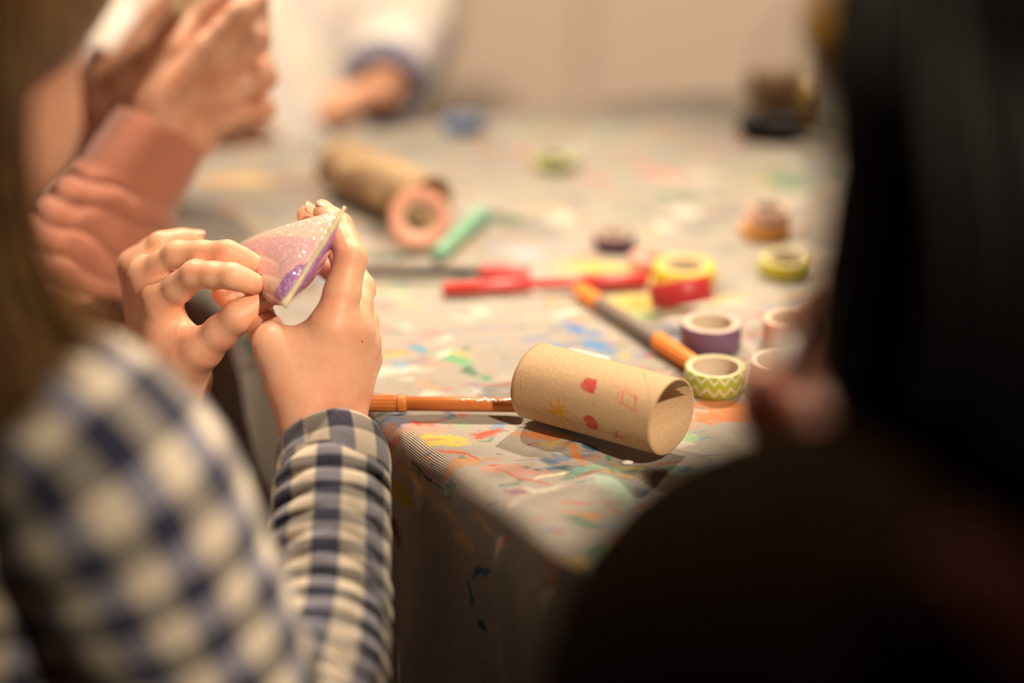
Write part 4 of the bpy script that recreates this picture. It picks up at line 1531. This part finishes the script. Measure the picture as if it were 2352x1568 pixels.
# the folded glittery tube in the child's hands
def glitter_mat():
    k = NT('glitter_paper')
    uv = k.coord('UV')
    s = k.n('ShaderNodeSeparateXYZ')
    k.lk(uv, s.inputs[0])
    u, v = s.outputs[0], s.outputs[1]      # u: 0 round end .. 1 pinched end; v: 0..0.5 left face from top to bottom, 0.5..1 the other
    wob = k.noise(k.coord(), 60, 2)
    uu = k.math('ADD', u, k.math('MULTIPLY', k.math('SUBTRACT', wob.outputs[0], 0.5), 0.10))
    peach, pink, purple, pale = (0.95, 0.70, 0.56), (0.92, 0.54, 0.57), (0.42, 0.18, 0.52), (0.76, 0.68, 0.44)
    c = k.mix(k.ramp(v, 0.20, 0.21), peach, pink)
    c = k.mix(k.ramp(v, 0.335, 0.36), c, (0.94, 0.68, 0.54))
    # purple band near the lower part of the pinched end
    pb = k.math('ADD', uu, k.math('MULTIPLY', v, 0.9))
    c = k.mix(k.ramp(pb, 1.22, 1.24), c, purple)
    c = k.mix(k.ramp(pb, 1.34, 1.36), c, pale)
    c = k.mix(k.ramp(v, 0.497, 0.503), c, purple)
    c = k.mix(k.ramp(v, 0.90, 0.93), c, (0.70, 0.42, 0.44))
    vo = k.n('ShaderNodeTexVoronoi')
    k.lk(k.coord(), vo.inputs['Vector'])
    vo.inputs['Scale'].default_value = 1700
    sp = k.n('ShaderNodeSeparateColor')
    k.lk(vo.outputs['Color'], sp.inputs[0])
    fl = k.ramp(sp.outputs[0], 0.74, 0.80)
    c2 = k.mix(k.math('MULTIPLY', fl, 0.6), c, (0.98, 0.90, 0.95))  # sparkle partly painted in: random flakes mixed towards white
    k.lk(c2, k.b.inputs['Base Color'])
    k.lk(k.math('MULTIPLY', fl, 0.3), k.b.inputs['Metallic'])
    k.b.inputs['Roughness'].default_value = 0.24
    k.b.inputs['Specular IOR Level'].default_value = 0.6
    k.b.inputs['Coat Weight'].default_value = 0.6
    k.b.inputs['Coat Roughness'].default_value = 0.12
    geo = k.n('ShaderNodeNewGeometry')
    off = k.n('ShaderNodeVectorMath', operation='SUBTRACT')
    k.lk(vo.outputs['Color'], off.inputs[0])
    off.inputs[1].default_value = (0.5, 0.5, 0.5)
    sc = k.n('ShaderNodeVectorMath', operation='SCALE')
    k.lk(off.outputs[0], sc.inputs[0])
    k.lk(k.ramp(fl, 0.0, 1.0, 0.18, 0.85, False), sc.inputs['Scale'])
    ad = k.n('ShaderNodeVectorMath', operation='ADD')
    k.lk(geo.outputs['Normal'], ad.inputs[0])
    k.lk(sc.outputs[0], ad.inputs[1])
    nm = k.n('ShaderNodeVectorMath', operation='NORMALIZE')
    k.lk(ad.outputs[0], nm.inputs[0])
    k.lk(nm.outputs[0], k.b.inputs['Normal'])
    return k.m


M_GLIT = glitter_mat()
gA, gB = J(790, 479, 1.054), J(652, 702, 1.046)
gM = (gA + gB) / 2
gE = J(602, 620, 1.145)
gx = (gM - gE)
GL = gx.length
gx.normalize()
gw = (gA - gB)
gw = (gw - gx * gw.dot(gx) * 0.0)
HW = gw.length / 2
gw.normalize()
gn = gx.cross(gw).normalized()
if gn.dot(RIGHT) > 0:
    gn = -gn
gr = HW * 2 / math.pi
root = thing('glitter_tube', 'glittery pink and purple tube pinched flat at one end, held in both hands', 'paper tube', tuple(gE))
V, F, U = [], [], []
NU, NV = 40, 96
for i in range(NU + 1):
    u = i / NU
    e = u * u * (3 - 2 * u)
    a = gr + (HW - gr) * u
    b = gr * (1 - u ** 2.2) ** 0.62 + 0.0006
    for k_ in range(NV):
        v = k_ / NV
        th = 2 * math.pi * v                    # starts at the A side, runs down the left face
        p = gE + gx * (GL * u) + gw * math.cos(th) * a + gn * math.sin(th) * b
        V.append(p)
for i in range(NU):
    for k_ in range(NV):
        k2 = (k_ + 1) % NV
        F.append((i * NV + k_, i * NV + k2, (i + 1) * NV + k2, (i + 1) * NV + k_))
        v0, v1, u0, u1 = k_ / NV, (k_ + 1) / NV, i / NU, (i + 1) / NU
        U += [(u0, v0), (u0, v1), (u1, v1), (u1, v0)]
ob = mesh_obj('tube_wall', V, F, M_GLIT, root, True, U)
md = ob.modifiers.new('card_thickness', 'SOLIDIFY')
md.thickness = 0.0009
M_RIMC = plain('pale_yellow_edge', (0.72, 0.66, 0.42), 0.35, 0.5, 0.06, 300, 0.2, coat=0.3)
# the pressed rim: an uneven pale strip along the pinch
path = [gB - gw * 0.0005 + gx * 0.0005, gB.lerp(gA, 0.25) + gx * 0.0006, gB.lerp(gA, 0.5) + gx * 0.0006, gB.lerp(gA, 0.8) + gx * 0.0006, gA + gw * 0.001]
d = sweep(path, [(0.0030, 0.0018), (0.0024, 0.0013), (0.0019, 0.0012), (0.0024, 0.0015), (0.0016, 0.0010)], 60, 20, hint=gn,
          disp=lambda s, th: 0.0004 * noise.noise((s * 160, math.cos(th), 3)), cap0=True, cap1=True)
mesh_obj('pinched_rim', d[0], d[1], M_RIMC, root)
# =================================================== 2. the child in the dusty pink sweater
M_PINKS = fabric('dusty_pink_knit', (0.41, 0.155, 0.10), 700)
f2 = Vector((0.80, 0.60, 0))
l2 = Vector((-0.60, 0.80, 0))
mid2 = Vector((-0.535, 1.345, TZ + 0.135))
p2 = person('child in a dusty pink ribbed sweater holding up a purple glitter tube', (mid2.x, mid2.y, 0))
_, H2 = clothe_torso(p2, mid2, f2, l2, M_PINKS, 0.118, 0.088, name='sweater')
legs(p2, H2, l2, f2, M_NAVYT, M_SHOE)
sR, sL = mid2 - l2 * 0.12, mid2 + l2 * 0.12
eR, wR = J(50, 985, 1.225), J(372, 305, 1.304)


def ribbed(s, th):
    b = rings_disp(0.021, 0.0042, 0.012, 7.7)(s, th)
    fade = min(max((s - 0.10) / 0.12, 0), 1)
    return b * (0.4 + fade) + 0.0011 * (abs(math.sin(th * 22)) - 0.5)


sleeve(p2, [sR - f2 * 0.02 + l2 * 0.05, sR, sR.lerp(eR, 0.55), eR, J(85, 800, 1.258), J(170, 620, 1.280), J(255, 490, 1.294), J(285, 440, 1.298)],
       [(0.042, 0.042), (0.05, 0.05), (0.047, 0.047), (0.043, 0.043), (0.043, 0.043), (0.043, 0.042), (0.0405, 0.040), (0.036, 0.036)], M_PINKS, ribbed, 260, 110, thick=0.003)
sleeve(p2, [J(268, 470, 1.296), J(300, 418, 1.299), J(340, 356, 1.302), J(362, 322, 1.3045), J(372, 305, 1.3055)], [(0.034, 0.034), (0.0360, 0.0345), (0.0352, 0.0335), (0.0346, 0.0330), (0.0332, 0.0318)],
       M_PINKS, lambda s, th: 0.0010 * noise.noise((math.cos(th) * 1.5, math.sin(th) * 1.5, s * 25)), 40, 80, name='cuff', thick=0.003)
hW = J(392, 285, 1.308)
aI, aM, aR_, aP = J(484, 112, 1.284), J(506, 158, 1.288), J(516, 212, 1.298), J(508, 262, 1.312)
palm2 = [('s', tuple(J(372, 262, 1.302)), tuple(aI), 0.0165, 0.0118), ('s', tuple(J(392, 278, 1.308)), tuple(aM), 0.0165, 0.0120), ('s', tuple(J(405, 295, 1.314)), tuple(aR_), 0.0160, 0.0118),
         ('s', tuple(J(418, 308, 1.320)), tuple(aP), 0.0150, 0.0115), ('s', tuple(hW), tuple(J(300, 420, 1.300)), 0.0200, 0.0240), ('s', tuple(J(370, 230, 1.315)), tuple(J(420, 120, 1.325)), 0.0150, 0.0110),
         ('s', tuple(J(450, 330, 1.322)), tuple(J(400, 330, 1.310)), 0.0110, 0.0150)]
fing2 = [([aI, J(552, 32, 1.276), J(590, 5, 1.30), J(586, 10, 1.325)], [0.0112, 0.0092, 0.0080, 0.0070]),
         ([aM, J(588, 94, 1.284), J(590, 40, 1.305), J(560, 20, 1.325)], [0.0115, 0.0096, 0.0082, 0.0070]),
         ([aR_, J(606, 178, 1.298), J(590, 120, 1.325), J(550, 100, 1.335)], [0.0112, 0.0090, 0.0078, 0.0068]),
         ([aP, J(604, 250, 1.312), J(585, 200, 1.338), J(550, 180, 1.342)], [0.0110, 0.0082, 0.0070, 0.0062]),
         ([J(420, 120, 1.325), J(462, 40, 1.335), J(505, -5, 1.335)], [0.0110, 0.0095, 0.0078])]
hand2R = build_hand(palm2, fing2, 0.0013)
# left hand behind
eL2 = Vector((-0.475, 1.425, TZ + 0.01))
wL2 = J(282, 195, 1.425)
sleeve(p2, [sL - f2 * 0.02 - l2 * 0.04, sL, sL.lerp(eL2, 0.5) + l2 * 0.015, eL2, eL2.lerp(wL2, 0.45), eL2.lerp(wL2, 0.8), eL2.lerp(wL2, 0.95)],
       [(0.042, 0.042), (0.05, 0.05), (0.047, 0.047), (0.043, 0.043), (0.041, 0.041), (0.037, 0.036), (0.033, 0.032)], M_PINKS, rings_disp(0.03, 0.003, 0.01, 4.2), 140, 72, thick=0.003)
bI, bM, bR_, bP = J(392, 45, 1.405), J(378, 35, 1.425), J(360, 40, 1.445), J(345, 60, 1.462)
palm2L = [('s', tuple(J(300, 175, 1.415)), tuple(bI), 0.0155, 0.0115), ('s', tuple(J(292, 170, 1.425)), tuple(bM), 0.0160, 0.0118), ('s', tuple(J(285, 170, 1.437)), tuple(bR_), 0.0155, 0.0115),
          ('s', tuple(J(280, 175, 1.447)), tuple(bP), 0.0140, 0.0105), ('s', tuple(wL2), tuple(eL2.lerp(wL2, 0.6)), 0.0195, 0.0240), ('s', tuple(J(305, 165, 1.41)), tuple(J(345, 125, 1.392)), 0.0140, 0.0105)]
fing2L = [([bI, J(425, -35, 1.392), J(450, -60, 1.375), J(470, -66, 1.362)], [0.0110, 0.0090, 0.0080, 0.0070]), ([bM, J(415, -55, 1.42), J(452, -90, 1.40), J(475, -98, 1.385)], [0.0110, 0.0092, 0.0080, 0.0070]),
          ([bR_, J(395, -50, 1.445), J(430, -95, 1.435), J(455, -105, 1.42)], [0.0105, 0.0088, 0.0076, 0.0066]), ([bP, J(375, -20, 1.465), J(405, -60, 1.46), J(430, -75, 1.45)], [0.0095, 0.0078, 0.0066, 0.0058]),
          ([J(345, 125, 1.392), J(376, 92, 1.380), J(405, 45, 1.368)], [0.0105, 0.0092, 0.0075])]
hand2L = build_hand(palm2L, fing2L, 0.0014)
head2 = Vector((mid2.x + 0.035, mid2.y + 0.02, mid2.z + 0.175))
body2, P2, ax2_ = finish_body(p2, M_SKIN_PINK, mid2, f2, l2, head2, (0.8, 0.55, -0.25), [([sR, eR, J(300, 420, 1.300)], [0.034, 0.028, 0.024]), ([sL, eL2, eL2.lerp(wL2, 0.6)], [0.034, 0.028, 0.024])], [hand2R, hand2L], H2)
M_HAIRB = hair_mat('brown_hair', (0.05, 0.025, 0.012), (0.16, 0.085, 0.04))
h2 = hair_cap(p2, P2, ax2_, M_HAIRB)
d = strands(crown_guides(head2, ax2_, 5, 175, 12, 1.0, 0.12, 0.0), 320, 0.0028, 0.0025, 31, 14, 5)
mesh_obj('hair_strands', d[0], d[1], M_HAIRB, h2)
# what that child holds
M_PURG = None
hp0 = J(462, 45, 1.352)
hax = (J(470, -160, 1.345) - hp0).normalized()
kg = NT('purple_glitter')
vo = kg.n('ShaderNodeTexVoronoi')
kg.lk(kg.coord(), vo.inputs['Vector'])
vo.inputs['Scale'].default_value = 1100
kg.lk(kg.mix(vo.outputs['Color'], (0.30, 0.13, 0.38), (0.52, 0.30, 0.62)), kg.b.inputs['Base Color'])
kg.b.inputs['Roughness'].default_value = 0.3
M_PURG = kg.m
rt = card_tube('cardboard_tube', 'cardboard tube with a purple glitter strip held by the child in pink', hp0, hax, 0.0205, 0.088, M_CARD)
# strip of purple glitter wrapped around the right half of it
V, F = [], []
xx, yy, aa = frame(hax)
n = 30
for lay_ in (0.0208, 0.0216):
    for k_ in range(n + 1):
        # angles that face right / the camera
        dirv = (RIGHT * math.cos(-0.9 + 2.4 * k_ / n - 0.5) - FWD * math.sin(-0.9 + 2.4 * k_ / n - 0.5))
        dirv = (dirv - hax * dirv.dot(hax)).normalized()
        for s_ in (0.004, 0.080):
            V.append(hp0 + hax * s_ + dirv * lay_ * 1.05)
m2 = (n + 1) * 2
for k_ in range(n):
    a_, b_, c_, d_ = k_ * 2, k_ * 2 + 1, k_ * 2 + 3, k_ * 2 + 2
    F += [(a_, d_, c_, b_), (m2 + a_, m2 + b_, m2 + c_, m2 + d_), (a_, m2 + a_, m2 + d_, d_), (b_, c_, m2 + c_, m2 + b_)]
F += [(0, 1, m2 + 1, m2), (n * 2, m2 + n * 2, m2 + n * 2 + 1, n * 2 + 1)]
mesh_obj('glitter_strip', V, F, M_PURG, rt)

# =================================================== 3. the child in white across the table
kw = NT('white_cotton')
tcw = kw.coord()
wvn = kw.n('ShaderNodeTexWave', wave_type='BANDS', bands_direction='X')
kw.lk(kw.mapping(tcw, rot=(0.3, 0.2, 0.5)), wvn.inputs['Vector'])
wvn.inputs['Scale'].default_value = 5.5
wvn.inputs['Distortion'].default_value = 3.0
kw.lk(kw.mix(kw.ramp(wvn.outputs[0], 0.62, 0.85, 0, 0.6), (0.86, 0.80, 0.72), (0.60, 0.55, 0.60)), kw.b.inputs['Base Color'])
kw.b.inputs['Roughness'].default_value = 0.9
M_WHITE = kw.m
f3 = Vector((0.10, -0.995, 0))
l3 = Vector((0.995, 0.10, 0))
mid3 = J(600, -330, 1.96)
p3 = person('blurred child in a white striped top across the table', (mid3.x, mid3.y, 0))
_, H3 = clothe_torso(p3, mid3, f3, l3, M_WHITE, 0.135, 0.10, name='top')
legs(p3, H3, l3, f3, M_NAVYT, M_SHOE)
s3L, s3R = mid3 + l3 * 0.125, mid3 - l3 * 0.125
e3L, w3L = J(925, 50, 1.87), J(880, 212, 1.755)
e3R, w3R = J(215, 60, 1.87), J(470, 255, 1.74)
rd3 = rings_disp(0.045, 0.005, 0.02, 9.1)
for nm, sh_, e_, w_ in (('l', s3L, e3L, w3L), ('r', s3R, e3R, w3R)):
    sleeve(p3, [sh_ + (mid3 - sh_) * 0.3, sh_, sh_.lerp(e_, 0.5), e_, e_.lerp(w_, 0.5), e_.lerp(w_, 0.86)], [(0.045, 0.045), (0.056, 0.056), (0.055, 0.055), (0.050, 0.050), (0.047, 0.047), (0.040, 0.040)], M_WHITE, rd3, 80, 48, thick=0.003)
M_CUFFB = fabric('blue_grey_cuff', (0.16, 0.16, 0.24))
sleeve(p3, [e3L.lerp(w3L, 0.80), e3L.lerp(w3L, 0.90), w3L], [(0.041, 0.041), (0.041, 0.041), (0.036, 0.036)], M_CUFFB, None, 16, 40, name='cuff', thick=0.003)


def rest_hand(wr, dirv, side, elbow, h=0.002, s=1.0, curl=False):
    """a relaxed hand lying palm down: wrist, pointing direction, thumb side"""
    d = Vector(dirv).normalized()
    sd = Vector(side)
    sd = (sd - d * sd.dot(d)).normalized()
    u = sd.cross(d)
    if u.z < 0:
        u = -u
    Q = lambda a, b, c: Vector(wr) + d * a * s + sd * b * s + u * c * s
    mc = [Q(0.062, 0.024, 0), Q(0.066, 0.008, 0.003), Q(0.063, -0.008, 0.002), Q(0.056, -0.022, -0.002)]
    palm = [('s', tuple(Q(0, (0.012 - i * 0.008), 0)), tuple(m), 0.0145 * s, 0.0115 * s) for i, m in enumerate(mc)]
    palm.append(('s', tuple(Q(0.008, 0.014, -0.004)), tuple(Q(0.036, 0.036, -0.008)), 0.014 * s, 0.0105 * s))
    palm.append(('s', tuple(Q(0, 0, 0)), tuple(Vector(wr).lerp(Vector(elbow), 0.35)), 0.019 * s, 0.022 * s))
    ls = [0.95, 1.05, 0.98, 0.78]
    fg = []
    for m, q in zip(mc, ls):
        a = m + d * 0.034 * q * s + u * 0.004 * s
        b = a + d * 0.020 * q * s - u * 0.010 * s
        c = b + d * 0.012 * q * s - u * 0.012 * s
        if curl:
            a = m + d * 0.018 * q * s - u * 0.016 * s
            b = a - d * 0.012 * q * s - u * 0.014 * s
            c = b - d * 0.014 * q * s + u * 0.002 * s
        fg.append(([m, a, b, c], [0.0108 * s, 0.0088 * s, 0.0078 * s, 0.0066 * s]))
    t0 = Q(0.036, 0.036, -0.008)
    fg.append(([t0, t0 + d * 0.028 * s + sd * 0.010 * s - u * 0.003 * s, t0 + d * 0.050 * s + sd * 0.008 * s - u * 0.008 * s], [0.0108 * s, 0.0092 * s, 0.0072 * s]))
    return build_hand(palm, fg, h, smooth=2)


h3a = J(860, 238, 1.715)
h3a.z = max(h3a.z, TZ + 0.030)
h3b = J(560, 265, 1.69)
h3b.z = max(h3b.z, TZ + 0.030)
hand3L = rest_hand(w3L, Vector((-0.85, -0.45, -0.05)), (-0.5, -0.6, 0.1), e3L, 0.002, 0.74, True)
hand3R = rest_hand(w3R, Vector((0.6, -0.7, -0.1)), (0.7, 0.5, 0), e3R, 0.002, 0.74, True)
head3 = mid3 + UPW * 0.18 + f3 * 0.05
body3, P3, ax3 = finish_body(p3, M_SKIN_PINK, mid3, f3, l3, head3, (0.1, -0.9, -0.5), [([s3L, e3L, w3L], [0.036, 0.028, 0.02]), ([s3R, e3R, w3R], [0.036, 0.028, 0.02])], [hand3L, hand3R], H3)
hair_cap(p3, P3, ax3, M_HAIRB)

# =================================================== 4. the dark-haired person close to the camera
M_JACKET = fabric('dark_brown_fleece', (0.008, 0.0042, 0.002), 300, 0.98, 0.0)
M_BLACKH = hair_mat('black_hair', (0.003, 0.0025, 0.002), (0.008, 0.006, 0.005), 0.6)
f4 = Vector((-0.549, 0.836, 0))
l4 = Vector((-0.836, -0.549, 0))
sh4L = J(1900, 1650, 0.60)
mid4 = sh4L - l4 * 0.14
p4 = person('dark-haired person in a dark brown jacket, close up at the right', (mid4.x, mid4.y, 0))
_, H4 = clothe_torso(p4, mid4, f4, l4, M_JACKET, 0.15, 0.11, name='jacket', neck=0.05)
legs(p4, H4, l4, f4, M_NAVYT, M_SHOE)
e4L = J(1950, 1900, 0.70)
w4L = J(1930, 1040, 0.765)
fz = lambda s, th: 0.004 * noise.noise((math.cos(th) * 2, math.sin(th) * 2, s * 20)) + 0.002 * noise.noise((math.cos(th) * 7, math.sin(th) * 7, s * 60))
sleeve(p4, [sh4L - l4 * 0.05, sh4L, sh4L.lerp(e4L, 0.5) + l4 * 0.015, e4L, e4L.lerp(w4L, 0.5), e4L.lerp(w4L, 0.93)], [(0.075, 0.075), (0.091, 0.091), (0.080, 0.078), (0.060, 0.058), (0.048, 0.048), (0.040, 0.040)], M_JACKET, fz, 90, 64, hint=f4, thick=0.004)
sh4R = mid4 - l4 * 0.14
e4R, w4R = sh4R - UPW * 0.12 - l4 * 0.03 - f4 * 0.06, sh4R - UPW * 0.035 + f4 * 0.13 + l4 * 0.05
sleeve(p4, [sh4R + l4 * 0.05, sh4R, sh4R.lerp(e4R, 0.5), e4R, e4R.lerp(w4R, 0.5), e4R.lerp(w4R, 0.93)], [(0.065, 0.065), (0.075, 0.075), (0.068, 0.068), (0.056, 0.056), (0.046, 0.046), (0.038, 0.038)], M_JACKET, fz, 70, 48, hint=f4, thick=0.004)
# left hand raised, holding a pale roll of tape between thumb and fingers
hw = J(1935, 1030, 0.768)
kI, kM, kR, kP = J(1925, 845, 0.775), J(1900, 850, 0.79), J(1875, 870, 0.803), J(1850, 900, 0.815)
palm4 = [('s', tuple(hw), tuple(kI), 0.017, 0.0125), ('s', tuple(hw), tuple(kM), 0.018, 0.0125), ('s', tuple(hw), tuple(kR), 0.018, 0.012), ('s', tuple(hw), tuple(kP), 0.017, 0.011),
         ('s', tuple(hw), tuple(e4L.lerp(w4L, 0.6)), 0.02, 0.025), ('s', tuple(hw), tuple(J(1810, 985, 0.775)), 0.016, 0.012)]
fing4 = [([kI, J(1930, 740, 0.765), J(1895, 690, 0.775), J(1870, 705, 0.785)], [0.0115, 0.0095, 0.0085, 0.0072]), ([kM, J(1895, 745, 0.79), J(1860, 720, 0.80), J(1842, 745, 0.805)], [0.0118, 0.0097, 0.0085, 0.0072]),
         ([kR, J(1860, 770, 0.81), J(1830, 760, 0.815), J(1815, 785, 0.818)], [0.0112, 0.0092, 0.008, 0.007]), ([kP, J(1825, 830, 0.825), J(1800, 815, 0.825), J(1790, 835, 0.825)], [0.01, 0.008, 0.007, 0.006]),
         ([J(1810, 985, 0.775), J(1750, 935, 0.765), J(1745, 880, 0.765)], [0.0115, 0.0098, 0.0078])]
hand4L = build_hand(palm4, fing4, 0.0018, smooth=2)
hand4R = rest_hand(w4R, f4 * 1.0 + UPW * 0.1, l4, e4R, 0.003)
head4 = J(2600, 370, 0.60)
face4 = Vector((-0.5, 0.8, -0.45))
body4, P4, ax4 = finish_body(p4, M_SKIN_DIM, mid4, f4, l4, head4, face4, [([sh4L, e4L, w4L], [0.04, 0.032, 0.024]), ([sh4R, e4R, w4R], [0.04, 0.03, 0.022])], [hand4L, hand4R], H4, 1.0)
hair4 = hair_cap(p4, P4, ax4, M_BLACKH, 1.04)
g4 = crown_guides(head4, ax4, -25, 205, 18, 0.93, 0.16, -0.010)
d = strands(g4, 900, 0.0028, 0.0024, 5, 16, 5)
mesh_obj('hair_strands', d[0], d[1], M_BLACKH, hair4)
# the loose lock that hangs in front of the face
M_LOCK = hair_mat('brown_black_hair', (0.02, 0.012, 0.007), (0.05, 0.03, 0.018))
d = strands([[Vector(head4) + l4 * 0.075 + f4 * 0.06 + UPW * 0.05, Vector(head4) + l4 * 0.085 + f4 * 0.075 + UPW * 0.02, J(1915, 345, 0.67), J(1905, 450, 0.675), J(1893, 560, 0.68), J(1880, 655, 0.685)]], 5, 0.0012, 0.0005, 8)
mesh_obj('hair_lock', d[0], d[1], M_LOCK, hair4)
# dusky pink scarf showing at the back of the jacket
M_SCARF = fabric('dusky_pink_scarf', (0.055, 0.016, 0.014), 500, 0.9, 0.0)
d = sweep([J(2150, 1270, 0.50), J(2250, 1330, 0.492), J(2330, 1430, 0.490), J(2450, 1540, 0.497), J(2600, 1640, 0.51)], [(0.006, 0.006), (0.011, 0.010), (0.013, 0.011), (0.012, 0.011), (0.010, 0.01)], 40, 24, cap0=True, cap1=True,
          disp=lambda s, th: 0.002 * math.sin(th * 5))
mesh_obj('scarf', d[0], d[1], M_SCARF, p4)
tape_roll('pale grey tape roll held up in the dark-haired person\'s hand', J(1812, 880, 0.79), (RIGHT * 0.75 - FWD * 0.55 + UPV * 0.3).normalized(), 0.0185, 0.014, (0.55, 0.50, 0.46), 0.74)
